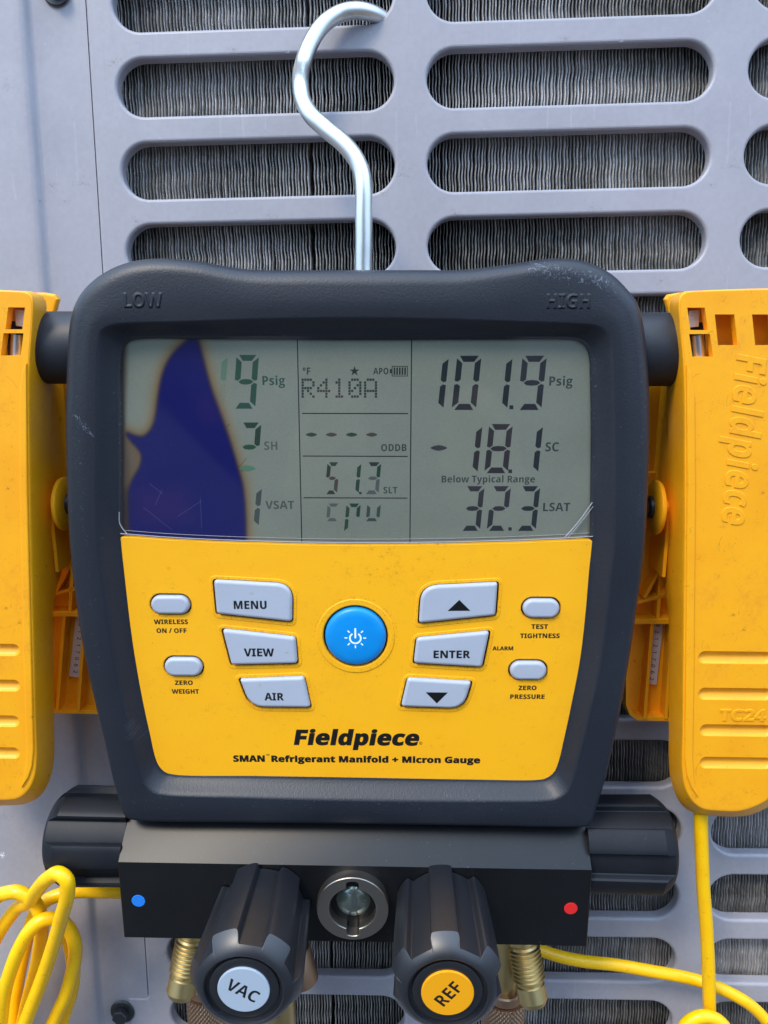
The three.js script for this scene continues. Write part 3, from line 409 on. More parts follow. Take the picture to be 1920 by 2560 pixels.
    const dm = { R: ['1110', '1001', '1001', '1110', '1100', '1010', '1001'], 4: ['00010', '00110', '01010', '10010', '11111', '00010', '00010'], 1: ['00100', '01100', '00100', '00100', '00100', '00100', '01110'], 0: ['01110', '10001', '10011', '10101', '11001', '10001', '01110'], A: ['01110', '10001', '10001', '10001', '11111', '10001', '10001'] };
    dm.R = ['11110', '10001', '10001', '11110', '10100', '10010', '10001'];
    [...'R410A'].forEach((ch, i) => dm[ch].forEach((row, j) => [...row].forEach((b, k) => { if (b === '1') dot(Z2, 76 + i * 81 + k * 14, 268 + j * 14.6, 11.5, 12, '#2b3130'); })));
  });
  const sg = (pts, z) => planarUV(new THREE.ShapeGeometry(new THREE.Shape(pts)).translate(0, 0, z), box);
  const screen = new THREE.Group(); screen.name = 'screen'; gauge.add(screen);
  mk(screen, 'display', planarUV(new THREE.ExtrudeGeometry(new THREE.Shape(upper(6, -2)), { depth: 12, bevelEnabled: false }).translate(0, 0, ZS - 12), box), std({ map: lcd, roughness: 0.7, specularIntensity: 0.25, bumpMap: rep(grainBump, 10, 5), bumpScale: 0.000005 }), 'grey liquid crystal display with a deep blue leak on its left side');
  mk(screen, 'cover_glass', sg(upper(4, 0), 1), std({ color: 0xffffff, roughness: 0.07, transmission: 1, thickness: 0, ior: 1.5, bumpMap: rep(grainBump, 2, 1), bumpScale: 0.000004 }));
  // polished lower edge and clipped corners of the cover
  const line = (px, z, r) => tube(px.map(([a, b]) => P(a, b, z)), r, 60, false, 8);
  mk(screen, 'glass_edge', join(line(seamPx.slice(1, -1).map(([a, b]) => [a, b - 3]), 2, 1.5), line([[1412, 1344], [1450, 1300], [1481, 1256]], 2, 1.6), line([[1418, 1346], [1452, 1306], [1483, 1266]], 2, 1.0), line([[298, 1280], [300, 1310], [318, 1336]], 2, 1.5), line(seamPx.slice(1, -1).map(([a, b]) => [a, b - 12]), -8, 0.8)), M.clear);
}

// --- manifold block under the housing
const blk = { xl: P(293, 2153, 75).x, xr: P(1481, 2177, 75).x, yf: P(887, 2165, 75).y, yr: P(890, 2046, -20).y, yb: P(888, 2354, 75).y };
{
  const { xl, xr, yf, yr, yb } = blk, slope = (yr - yf) / 95, s = new THREE.Shape([[-75, yf], [-75, yb], [190, yb], [190, yr + slope * 30], [50, yr + slope * 30]].map(([z, y]) => new V2(z, y)));
  const g = new THREE.ExtrudeGeometry(s, { depth: xr - xl - 8, bevelEnabled: true, bevelSize: 4, bevelThickness: 4, bevelOffset: -4, bevelSegments: 3 });
  g.rotateY(Math.PI / 2); // shape x (= -z) -> -z ... extrusion runs along +x
  g.translate(xl + 4, 0, 0);
  mk(gauge, 'manifold_block', boxUV(toCreasedNormals((() => { const q = g.clone(); q.deleteAttribute('uv'); q.deleteAttribute('normal'); const m = mergeVertices(q, 1e-3); m.computeVertexNormals(); return m; })(), 0.5), 1 / 500), M.block);
  const dotG = (v, r) => lathe([[0, 0], [r, 0], [r, 0.6], [r - 1, 1], [0, 1]].reverse(), 32, 0.3).rotateX(Math.PI / 2).translate(v.x, v.y, v.z);
  mk(gauge, 'marker_dot', dotG(P(346, 2252, 75), 18.5), std({ color: new THREE.Color(0.01, 0.2, 0.75), roughness: 0.6 }), 'small blue dot at the left end of the block');
  mk(gauge, 'marker_dot', dotG(P(1427, 2271, 75), 18), std({ color: new THREE.Color(0.72, 0.015, 0.015), roughness: 0.6 }), 'small red dot at the right end of the block');
}
// --- valve knobs
function knobGeo(L, rr, rf, phase) { // six-lobed grip along +z, domed front with a round recess
  const th = [], lob = []; const lw = 0.25, wall = 0.045;
  for (let i = 0; i < 6; i++) { const c = phase + i * Math.PI / 3; for (const [a, v] of [[-lw - wall, 0], [-lw - wall * 0.6, 0.12], [-lw - wall * 0.25, 0.7], [-lw + 0.015, 0.95], [-lw + 0.05, 1], [-lw / 2, 1], [0, 1], [lw / 2, 1], [lw - 0.05, 1], [lw - 0.015, 0.95], [lw + wall * 0.25, 0.7], [lw + wall * 0.6, 0.12], [lw + wall, 0], [lw + wall + 0.06, 0], [Math.PI / 6, -0.04], [Math.PI / 3 - lw - wall - 0.06, 0]]) { th.push(c + a); lob.push(v); } }
  const n = th.length, dome = (r) => { const u = Math.max(0, (r - rf * 0.66) / (rf * 0.36)); return L - 46 * u * u - 6 * u; };
  const rad = (j, z) => { const R = rr + (rf - rr) * z / L; return R * (0.845 + 0.155 * lob[j]); };
  const side = [], topR = th.map((_, j) => { let z = L - 40; for (let k = 0; k < 12; k++) z = dome(rad(j, z)); return z; });
  for (let k = 0; k <= 6; k++) side.push(th.map((t, j) => { const z = k / 6 * topR[j], r = rad(j, z); return new V3(r * Math.cos(t), r * Math.sin(t), z); }));
  const cap = []; for (let k = 0; k <= 8; k++) cap.push(th.map((t, j) => { const r0 = rad(j, topR[j]), r = r0 + (rf * 0.7 - r0) * (k / 8), z = dome(r); return new V3(r * Math.cos(t), r * Math.sin(t), z); }));
  const ring = []; for (const [r, z] of [[rf * 0.7, dome(rf * 0.7)], [rf * 0.675, L - 3], [rf * 0.66, L - 14], [rf * 0.6, L - 15], [rf * 0.595, L - 9], [rf * 0.56, L - 7], [rf * 0.46, L - 7]]) ring.push(th.map((t) => new V3(r * Math.cos(t), r * Math.sin(t), z)));
  return join(loft(side, { cap0: true, crease: 0.35 }), loft(cap, { crease: 0.5 }), loft(ring, { crease: 0.5, cap1: true }));
}
function knobAt(c, dir, L, rr, rf, phase, label, mat = M.knob) {
  const q = new THREE.Quaternion().setFromUnitVectors(new V3(0, 0, 1), dir), k = knobGeo(L, rr, rf, phase); k.applyQuaternion(q); k.translate(c.x, c.y, c.z);
  return { mesh: mk(gauge, 'valve_knob', boxUV(k, 1 / 500), mat, label), q };
}
function knobLabel(k, c, L, text, bg, ang, r) {
  const t = canvas(256, 256, (x) => { const rn = rng(text.length * 7 + text.charCodeAt(0)); x.fillStyle = bg; x.fillRect(0, 0, 256, 256); flecks(x, rn, 14, [0, 0, 256, 256], '#7a715c', 2, 5, 0.4); x.fillStyle = '#15171a'; x.translate(128, 128); x.rotate(ang); x.font = 'bold 94px sans-serif'; x.textAlign = 'center'; x.textBaseline = 'middle'; x.scale(0.95, 1); x.fillText(text, 0, 4); });
  const g = planarUV(lathe([[0, 3], [r - 2, 3], [r, 1.5], [r, -4]].reverse(), 64).rotateX(Math.PI / 2), [-r, -r, r, r]); g.translate(c.x, c.y, c.z + L - 5);
  mk(k.mesh, 'knob_label', g, std({ map: t, roughness: 0.4 }), 'round label reading ' + text);
}
{
  const L = 292, z = 78, a = P(662, 2256, z), b = P(1104, 2262, z), n = new V3(0, 0, 1);
  const kv = knobAt(a, n, L, 125, 139, R(90 - 9 - 30), 'black fluted knob with a pale label'); knobLabel(kv, a, L, 'VAC', '#a6b6c8', R(30), 62);
  const kr = knobAt(b, n, L, 125, 139, R(93), 'black fluted knob with a yellow label'); knobLabel(kr, b, L, 'REF', '#f2a60c', R(-50), 62);
  const zl = -70, l = P(360, 2090, zl), rg = P(1430, 2107, zl); l.x = blk.xl + 3; rg.x = blk.xr - 3;
  knobAt(l, new V3(-1, 0, 0), l.x - P(143, 2090, zl).x, 134, 138, R(10), 'black fluted knob on the left end of the block', M.knobSide); knobAt(rg, new V3(1, 0, 0), P(1669, 2107, zl).x - rg.x, 134, 138, R(22), 'black fluted knob on the right end of the block', M.knobSide);
}
{ // --- sight glass between the knobs
  const c = P(882, 2264, 92), s = new THREE.Shape().absarc(0, 0, 97, 0, Math.PI * 2), h = new THREE.Path(), w = 17, ri = 63, a0 = Math.asin(w / ri), ro = 84;
  h.moveTo(w, ri * Math.cos(a0)); h.absarc(0, 0, ri, Math.PI / 2 - a0, -Math.PI / 2 + a0, true); h.lineTo(w, -ro + w * 0.6); h.quadraticCurveTo(w, -ro, 0, -ro); h.quadraticCurveTo(-w, -ro, -w, -ro + w * 0.6); h.lineTo(-w, -ri * Math.cos(a0)); h.absarc(0, 0, ri, Math.PI * 1.5 - a0, Math.PI / 2 + a0, true); h.lineTo(-w, ro - w * 0.6); h.quadraticCurveTo(-w, ro, 0, ro); h.quadraticCurveTo(w, ro, w, ro - w * 0.6); h.closePath(); s.holes.push(h);
  const sg = new THREE.Group(); sg.name = 'sight_glass'; gauge.add(sg);
  mk(sg, 'ring', boxUV(extrude(s, 34, 3, 3, 40).translate(c.x, c.y, c.z - 20), 1 / 200), M.nickel);
  mk(sg, 'cup', lathe([[96, -22], [70, -22], [64, -24], [60, -34], [50, -46], [30, -52], [0, -53]], 64, 1).rotateX(Math.PI / 2).translate(c.x, c.y, c.z + 4), M.nickel);
  mk(sg, 'lens', lathe([[0, -4], [20, -6], [38, -13], [50, -24], [57, -40]].reverse(), 48, 1.2).rotateX(Math.PI / 2).translate(c.x, c.y, c.z + 4), std({ color: new THREE.Color(0.17, 0.22, 0.21), roughness: 0.25, metalness: 0.8, clearcoat: 1, clearcoatRoughness: 0.05 }), 'dark domed glass in the metal ring');
}
{ // --- side posts that the clamps grip, hook
  for (const [x0, x1, y] of [[181, 60, 870], [1606, 1730, 874]]) { const a = P(x0 + (x1 < x0 ? 30 : -30), y, -100), b = P(x1, y, -100); b.y = a.y; mk(gauge, 'clamp_post', boxUV(along(lathe([[0, 0], [90, 0], [90, b.distanceTo(a) - 4], [86, b.distanceTo(a)], [0, b.distanceTo(a)]], 64), a, b)), M.rubber); }
  const cz = (x, y, d) => [x, y, caseZ(x, y) + d];
  const pts = [[909, 720, -140], [908, 671, -142], [909, 600, -143], [909, 538, -145], [909, 478, -149], [905, 436, -155], [892, 402, -162], [863.5, 364, -173], [816, 323, -196], [778, 288, -218], [758, 253, -243], [751, 215, -267], cz(756, 164.5, 100), cz(775, 111, 80), cz(806, 64, 62), cz(845, 36, 46), cz(884, 26, 34), cz(920, 30, 14), cz(950, 43, -16), cz(974, 66, -50), cz(990, 110, -72)].map((p) => P(...p));
  const g = tube(pts, 21.5, 260, false, 28), uv = g.attributes.uv; mk(gauge, 'hanging_hook', join(g, endCap(pts[pts.length - 1], 21.5)), M.zinc, 'bright bent steel rod hooked over a slot of the casing');
}
{ // --- brass flare fittings and knurled caps under the block
  const fit = (a, b, name = 'flare_fitting') => {
    const L = a.distanceTo(b), p = [[0, -30], [43, -30], [43, L * 0.2], [38, L * 0.24]]; const n = 8; for (let i = 0; i < n; i++) { const y = L * (0.27 + 0.42 * i / n), d = L * 0.42 / n; p.push([40, y], [45.5, y + d * 0.4], [45.5, y + d * 0.58], [40, y + d * 0.98]); }
    p.push([37, L * 0.705], [37, L * 0.73], [41, L * 0.745], [42, L * 0.93], [33, L], [17, L], [15, L - 16], [0, L - 18]);
    mk(gauge, name, boxUV(along(lathe(p, 48, 0.35), a, b), 1 / 150), M.brass);
  };
  const yb = blk.yb;
  const la = P(490, 2335, 5), lb = P(455, 2500, 5); fit(new V3(la.x, yb - 2, 0), new V3(la.x - 36, yb - 200, 70));
  const ra = P(1298, 2366, 5); fit(new V3(ra.x, yb - 2, 0), new V3(ra.x + 36, yb - 200, 70));
  const knurl = (c, r, h) => { // crossed ridges cut in a cap
    const n = 180, m = 40, rings = []; for (let i = 0; i <= m; i++) { const y = -i / m * h; rings.push(Array.from({ length: n }, (_, j) => { const t = j / n * Math.PI * 2, u = Math.abs(((t * 34 / 6.2832 + i / m * h / 16) % 1) * 2 - 1), v = Math.abs((((t * 34 / 6.2832 - i / m * h / 16) % 1) + 1) % 1 * 2 - 1), q = r - 5 + 5 * Math.min(u, v) * 1.5; return new V3(q * Math.cos(t), y, q * Math.sin(t)); })); }
    return loft(rings, { cap0: true, cap1: true }).translate(c.x, c.y, c.z); };
  const capAt = (x, z, label) => {
    const top = yb - 262, c = new V3(x, top, z), g = new THREE.Group(); g.name = 'port_cap'; gauge.add(g);
    mk(g, 'neck', lathe([[0, 0], [36, 0], [36, -270], [0, -270]].reverse(), 40).translate(x, yb - 1, z), M.brass);
    mk(g, 'collar', lathe([[0, 0], [50, 0], [54, -4], [54, -30], [50, -34], [0, -34]].reverse(), 48).translate(x, top + 36, z), M.copper);
    mk(g, 'knurled_grip', knurl(c, 62, 130), M.copper);
  };
  capAt(P(520, 2500, -20).x, -20); capAt(P(1260, 2500, -20).x, -20);
  // smooth brass stub and dark cap right of the VAC knob
  const sx = P(696, 2500, 0).x; mk(gauge, 'brass_stub', lathe([[0, 0], [40, 0], [40, -210], [48, -214], [48, -420], [0, -420]].reverse(), 48).translate(sx, yb - 1, -10), M.brass);
  mk(gauge, 'stub_cap', lathe([[0, 0], [46, -2], [50, -8], [50, -120], [0, -120]].reverse(), 48).rotateZ(0.2).translate(P(738, 2480, -110).x, yb - 190, -110), M.copper);
}

// ------------------------------------------------------------------ the two yellow pipe clamps
const font = await new FontLoader().loadAsync('fonts/droid/droid_sans_bold.typeface.json');
function clamp(side, label) { // side +1: right of the gauge, -1: left
  const t = thing('pipe_clamp', label, 'pipe clamp', 'yellow pipe clamps on the posts of the gauge', oGauge, qGauge);
  const mir = (v) => (side > 0 ? v : new V3(2 * XC - v.x, v.y, v.z)), Q = (x, y, z) => mir(P(x, y, z));
  // front jaw and handle: [front ridge x, y, back x, y, back z]
  const pair = [[1742, 727, 1742, 727, -60], [1712, 730, 1706, 730, -70], [1699, 740, 1680, 745, -80], [1696, 760, 1674, 766, -80], [1698, 800, 1677, 800, -75], [1701, 840, 1677, 840, -75], [1705, 880, 1677, 885, -75], [1708, 920, 1675, 915, -80], [1710, 970, 1667, 970, -110], [1711, 1040, 1670, 1040, -112], [1711, 1120, 1671, 1120, -112], [1711, 1219, 1666, 1219, -118], [1711, 1334, 1657, 1334, -150], [1710, 1400, 1648, 1400, -180], [1710, 1440, 1653, 1440, -165], [1709, 1480, 1663, 1480, -130], [1709, 1530, 1671, 1530, -112], [1708, 1620, 1672, 1620, -108], [1707, 1740, 1672, 1740, -104], [1706, 1830, 1672, 1830, -100], [1705, 1920, 1673, 1920, -95], [1712, 1968, 1683, 1972, -80], [1730, 2002, 1706, 2014, -60], [1756, 2022, 1740, 2034, -40], [1800, 2028, 1800, 2041, -30], [1850, 2028, 1855, 2041, -30], [1884, 2018, 1892, 2032, -40], [1916, 2002, 1926, 2012, -60], [1948, 1966, 1962, 1972, -80], [1968, 1890, 1985, 1894, -95], [1985, 1700, 2010, 1700, -100], [2020, 1480, 2045, 1480, -130], [2035, 1400, 2062, 1400, -180], [2040, 1300, 2062, 1300, -130], [2048, 1100, 2070, 1100, -112], [2052, 900, 2070, 900, -80], [2052, 780, 2068, 780, -80], [2048, 740, 2060, 742, -80], [2030, 727, 2036, 727, -65]];
  const fr = curve(pair.map((p) => Q(p[0], p[1], 14)), 260), bk = curve(pair.map((p) => Q(p[2], p[3], p[4])), 260);
  const cen = fr.reduce((s, v) => s.add(v), new V3()).divideScalar(fr.length), toward = (v, d, z) => { const w = v.clone(), e = new V3(cen.x - v.x, (cen.y - v.y) * 0.35, 0).normalize(); w.addScaledVector(e, d); w.z = z; return w; };
  const ring = (d, z) => fr.map((v) => toward(v, d, z));
  const mix = (f, z) => fr.map((v, i) => v.clone().lerp(bk[i], f).setZ(z === undefined ? v.z + (bk[i].z - v.z) * f : z));
  const inner = fr.map((v) => toward(v, 7, 15));
  const shell = loft([bk.map((v, i) => v.clone().lerp(cen, 0.012).setZ(v.z)), bk, mix(0.6), mix(0.12), mix(0.03), ring(1.5, 14.5), ring(4, 15.6), inner], {});
  // face sheet with its openings
  const body = new THREE.Shape(inner.map(p2)), win = [[1718, 769, 1762, 825], [1723, 835, 1775, 892], [1787, 786, 1836, 863], [1880, 786, 1930, 863]];
  const rect = (a, z = 16, Ctor = THREE.Path, g = 0) => { const p = [[a[0], a[1]], [a[2], a[1]], [a[2] + 8, a[3]], [a[0] + 8, a[3]]].map(([x, y]) => Q(x, y, z)); return new Ctor(p.map(p2)); };
  const gx = (y) => [1745 + (y > 1800 ? 4 : 0), 1925 - Math.max(0, y - 1640) * 0.03], ribs = [1639, 1730, 1821, 1902];
  const groove = []; 
  for (const y of ribs) {
    const a = Q(gx(y)[0], y + 4, 16), b = Q(1930, y + 4, 16), h = 17, x0 = Math.min(a.x, b.x), x1 = Math.max(a.x, b.x), yy = a.y, o = new THREE.Path();
    o.moveTo(x0 + h, yy - h); o.lineTo(x1 - h, yy - h); o.absarc(x1 - h, yy, h, -Math.PI / 2, Math.PI / 2, false); o.lineTo(x0 + h, yy + h); o.absarc(x0 + h, yy, h, Math.PI / 2, Math.PI * 1.5, false); body.holes.push(o);
    const rings = []; for (let k = 0; k <= 7; k++) { const f = 1 - k / 7, d = -13 * Math.sin(k / 7 * Math.PI / 2) ** 0.6, ps = new THREE.Shape(), q = h * f + 0.01, up = (1 - f) * 6; const L = []; for (let i = 0; i <= 20; i++) { const t = -Math.PI / 2 + i / 20 * Math.PI; L.push(new V3(x1 - h + q * Math.cos(t), yy + up + q * Math.sin(t), 16 + d)); } for (let i = 0; i <= 20; i++) { const t = Math.PI / 2 + i / 20 * Math.PI; L.push(new V3(x0 + h + q * Math.cos(t), yy + up + q * Math.sin(t), 16 + d)); } rings.push(L); }
    groove.push(loft(rings));
  }
  for (const w of win) body.holes.push(rect(w));
  const sheet = new THREE.ExtrudeGeometry(body, { depth: 26, bevelEnabled: false, curveSegments: 16 }).translate(0, 0, -10);
  const floor = new THREE.ExtrudeGeometry(new THREE.Shape(fr.map((v) => toward(v, 30, 0)).map(p2)), { depth: 6, bevelEnabled: false }).translate(0, 0, -44);
  const sp = [[1715, 912], [1717, 1219], [1716, 1350], [1713, 1697], [1711, 1895], [1716, 1938], [1727, 1968], [1745, 1992], [1737, 1960], [1733, 1930], [1731, 1890], [1734, 1697], [1737, 1350], [1738, 1219], [1736, 990], [1726, 930]], strip = extrude(new THREE.Shape(sp.map(([x, y]) => p2(Q(x, y, 16)))), 9, 3.5, 3).translate(0, 0, 12);
  const jaw = mk(t, 'front_jaw', boxUV(join(shell, sheet, floor, strip, groove), 1 / 620), M.yellow);
  // teeth biting the post
  const teeth = []; for (let i = 0; i < 9; i++) { const a = Q(1677, 792 + i * 13, -72); teeth.push(new THREE.ConeGeometry(4, 8, 6).rotateZ(side > 0 ? Math.PI / 2 : -Math.PI / 2).translate(a.x - side * 2, a.y, a.z)); }
  mk(jaw, 'teeth', boxUV(join(teeth), 1 / 620), M.yellow).userData.kind = 'stuff';
  // metal contacts seen through the two windows
  { const a = Q(1722, 776, -16), b = Q(1747, 820, -16), c = Q(1741, 838, -20), d = Q(1745, 898, -20);
    mk(t, 'metal_contact', boxUV(extrude(new THREE.Shape([[a.x, a.y], [b.x, a.y + 3], [b.x, b.y + 3], [a.x, b.y]].map((p) => new V2(p[0], p[1]))), 10, 1.5, 2).translate(0, 0, -26), 1 / 60), M.contact);
    mk(t, 'metal_contact', along(lathe([[0, 0], [17, 0], [17, c.distanceTo(d)], [0, c.distanceTo(d)]], 24), c, d), M.steel); }
  if (side > 0) { // raised lettering
    const word = (s, size, w, skew) => { const g = new TextGeometry(s, { font, size, depth: 5, curveSegments: 6, bevelEnabled: true, bevelSize: 1, bevelThickness: 1.2, bevelSegments: 2 }); g.computeBoundingBox(); const b = g.boundingBox; g.translate(-b.min.x, 0, 0); g.scale(w / (b.max.x - b.min.x), 1, 1); if (skew) g.applyMatrix4(new THREE.Matrix4().set(1, skew, 0, 0, 0, 1, 0, 0, 0, 0, 1, 0, 0, 0, 0, 1)); return g; };
    const a = P(1842, 884, 16), b = P(1850, 1306, 16), g = word('Fieldpiece', 70, a.y - b.y, 0.2); g.rotateZ(-Math.PI / 2 + 0.012).translate(a.x, a.y, 11.8);
    const c = P(1797, 1801, 16), d = P(1913, 1801, 16), h = word('TC24', 32, d.x - c.x, 0).translate(c.x, c.y, 11.8);
    mk(jaw, 'raised_lettering', boxUV(join(g, h), 1 / 620), M.yellow);
  }
  // rear jaw and handle, seen from inside: thin plate with upright ribs, and a printed strip
  const X = (x) => (side > 0 ? x : x - 1441), y0 = side > 0 ? 0 : -18, q = (x, y, z) => P(X(x), y + y0, z), zp = -222;
  const outline = [[1556, 1330], [1556, 1748], [1562, 1770], [1582, 1786], [1760, 1790], [1790, 1770], [1794, 1740], [1794, 1300], [1770, 1180], [1580, 1180]];
  const plate = new THREE.ExtrudeGeometry(new THREE.Shape(outline.map(([x, y]) => p2(q(x, y, zp)))), { depth: 10, bevelEnabled: true, bevelSize: 3, bevelThickness: 3, bevelOffset: -3, bevelSegments: 2 }).translate(0, 0, zp - 11);
  const bar = (pts, w, z1) => { const c = pts.map((p) => q(p[0], p[1], zp)), out = []; for (let i = 0; i + 1 < c.length; i++) { const a = c[i], b = c[i + 1], L = a.distanceTo(b), g = new THREE.BoxGeometry(L + w * 0.6, w, z1 - zp + 8); g.rotateZ(Math.atan2(b.y - a.y, b.x - a.x)); g.translate((a.x + b.x) / 2, (a.y + b.y) / 2, (z1 + zp - 8) / 2 + i * 0.3); out.push(g); } return out; };
  const rear = mk(t, 'rear_handle', boxUV(join(plate, bar([[1560, 1200], [1560, 1745], [1568, 1768], [1586, 1780], [1760, 1784], [1788, 1760], [1790, 1200]], 11, -182), bar([[1560, 1538], [1790, 1538]], 13, -170)), 1 / 620), M.yellow, 'ribbed inner side of the rear handle');
  for (const r of [[[1618, 1545], [1600, 1776]], [[1668, 1545], [1652, 1776]], [[1632, 1530], [1640, 1390]], [[1556, 1500], [1672, 1470]], [[1600, 1480], [1664, 1360]]]) mk(rear, 'rib', boxUV(join(bar(r, 9, -176)), 1 / 620), M.yellow);
  const st = canvas(96, 512, (x) => { x.fillStyle = '#c9c4c6'; x.fillRect(0, 0, 96, 512); x.fillStyle = '#3a3636'; x.font = 'bold 46px monospace'; x.textAlign = 'center'; [...'821217062'].forEach((ch, i) => { x.save(); x.translate(48, 38 + i * 54); x.rotate(Math.PI / 2); x.fillText(ch, 0, 15); x.restore(); }); });
  { const p = [[1632, 1550], [1659, 1552], [1641, 1712], [1614, 1708]].map(([x, y]) => q(x, y, -205)), g = new THREE.BufferGeometry(), up = new V3(0, 0, 5), v = [...p, ...p.map((w) => w.clone().sub(up))]; g.setAttribute('position', new THREE.Float32BufferAttribute(v.flatMap((w) => w.toArray()), 3)); g.setAttribute('uv', new THREE.Float32BufferAttribute([0, 1, 1, 1, 1, 0, 0, 0, 0, 1, 1, 1, 1, 0, 0, 0], 2)); g.setIndex([0, 2, 1, 0, 3, 2, 0, 1, 5, 0, 5, 4, 1, 2, 6, 1, 6, 5, 2, 3, 7, 2, 7, 6, 3, 0, 4, 3, 4, 7]); g.computeVertexNormals(); mk(t, 'printed_strip', toCreasedNormals(g, 0.3), std({ map: st, roughness: 0.5 }), 'pale strip of printed figures in the rear handle'); }
  // rear jaw behind the post, web and pivot boss
  const rj = [[1664, 748], [1672, 736], [1700, 731], [2000, 731], [2000, 1000], [1790, 1250], [1600, 1250], [1606, 960], [1676, 950], [1680, 800]];
  const wx = Q(1677, 1150, -112).x, wy0 = Q(1677, 958, -112).y, wy1 = Q(1677, 1440, -112).y;
  mk(t, 'rear_jaw', boxUV(join(extrude(new THREE.Shape(rj.map(([x, y]) => p2(Q(x, y, -235)))), 24, 7, 3).translate(0, 0, -262), new THREE.BoxGeometry(9, wy0 - wy1, 160).translate(wx + side * 4, (wy0 + wy1) / 2, -182)), 1 / 620), M.yellow);
  { const a = Q(1640, 1268, -120), b = Q(1626, 1268, -120); b.y = a.y; mk(t, 'pivot_boss', boxUV(along(lathe([[0, -34], [22, -34], [22, -6], [70, -5], [72, 0], [72, 5], [69, 8], [40, 12], [0, 13]].reverse(), 56, 0.7), a, b), 1 / 620), M.yellow); const c = a.clone(); c.x -= side * 10; const d = c.clone(); d.x -= side * 10; mk(t, 'pivot_pin', along(lathe([[0, 0], [30, 0], [30, 10], [24, 15], [0, 15]], 32), c, d), M.knob); }
  return t;
}
clamp(1, 'yellow pipe clamp on the right post, with raised lettering on its jaw');
clamp(-1, 'yellow pipe clamp on the left post, above the coiled yellow cable');

// ------------------------------------------------------------------ yellow cables
const cableGeo = (pts, r, seg, cap = true) => { const v = pts.map((p) => P(...p)), g = tube(v, r, seg, false, 18); return boxUV(cap ? join(g, endCap(v[0], r), endCap(v[v.length - 1], r)) : g, 1 / 300); };
function cable(name, pts, r, seg, label) { const t = mk(scene, numbered(name), cableGeo(pts, r, seg), M.cable, label); t.position.copy(oGauge); t.quaternion.copy(qGauge); t.userData.category = 'cable'; return t; }
cable('cable', [[1752, 2010, -60], [1753, 2080, -58], [1755, 2150, -56], [1759, 2230, -54], [1766, 2320, -50], [1771, 2420, -46], [1773, 2500, -44], [1774, 2600, -60], [1775, 2760, -80], [1772, 2920, -80], [1762, 3040, -60]], 19, 120, 'yellow cable hanging straight down from the right clamp');
cable('cable', [[1250, 2335, -150], [1300, 2350, -140], [1342, 2371, -130], [1388, 2388, -125], [1452, 2402, -120], [1539, 2412, -118], [1625, 2427, -118], [1712, 2443, -118], [1770, 2459, -118], [1828, 2484, -115], [1880, 2516, -110], [1925, 2565, -105], [1962, 2640, -100], [1985, 2740, -95], [1975, 2860, -90], [1930, 2960, -80], [1860, 3030, -60]], 18, 160, 'yellow cable curving right from behind the black block');
cable('cable', [[1760, 3030, -20], [1715, 2960, 0], [1692, 2830, 8], [1690, 2700, 10], [1690, 2640, 10], [1700, 2590, 5], [1722, 2556, 0], [1758, 2541, 0], [1796, 2552, 0], [1822, 2585, 5], [1834, 2650, 10], [1838, 2740, 8], [1832, 2850, 4], [1808, 2960, -10], [1765, 3036, -30]], 19, 200, 'rounded top of a yellow cable loop at the bottom edge, under the right clamp');
cable('coiled_cable', [[300, 2229, -150], [245, 2228, -140], [193, 2228, -125], [145, 2238, -115], [115, 2252, -108], [90, 2280, -102], [72, 2330, -98], [55, 2400, -92], [40, 2480, -86], [25, 2600, -75], [-40, 2690, -60], [-70, 2600, -70], [-50, 2480, -80], [-25, 2380, -78], [-4, 2335, -74], [20, 2298, -70], [45, 2268, -66], [72, 2256, -30], [96, 2221, 30], [120, 2196, 70], [147, 2184, 92], [166, 2199, 98], [168, 2237, 92], [156, 2285, 70], [137, 2352, 40], [108, 2439, 16], [62, 2560, 12], [20, 2680, 0], [-60, 2660, -30], [-70, 2450, -45], [-40, 2290, -40], [-2, 2239, -34], [19, 2232, -30], [44, 2230, -26], [73, 2244, -24], [93, 2267, -26], [102, 2294, -34], [104, 2326, -44], [100, 2364, -50], [93, 2410, -52], [81, 2459, -52], [68, 2507, -52], [52, 2580, -48], [20, 2690, -30], [-20, 2680, 0], [0, 2570, 14], [12, 2478, 16], [29, 2420, 16], [48, 2372, 14], [75, 2326, 10], [100, 2303, 2], [124, 2296, -8], [150, 2302, -22], [172, 2322, -32], [186, 2354, -36], [188, 2391, -38], [178, 2440, -38], [164, 2488, -34], [145, 2530, -30], [110, 2620, -20], [130, 2700, -40], [155, 2560, -85], [176, 2490, -92], [184, 2440, -96], [180, 2390, -98], [165, 2330, -100], [150, 2300, -104]], 20, 1100, 'bundle of looped yellow cable at the lower left corner');

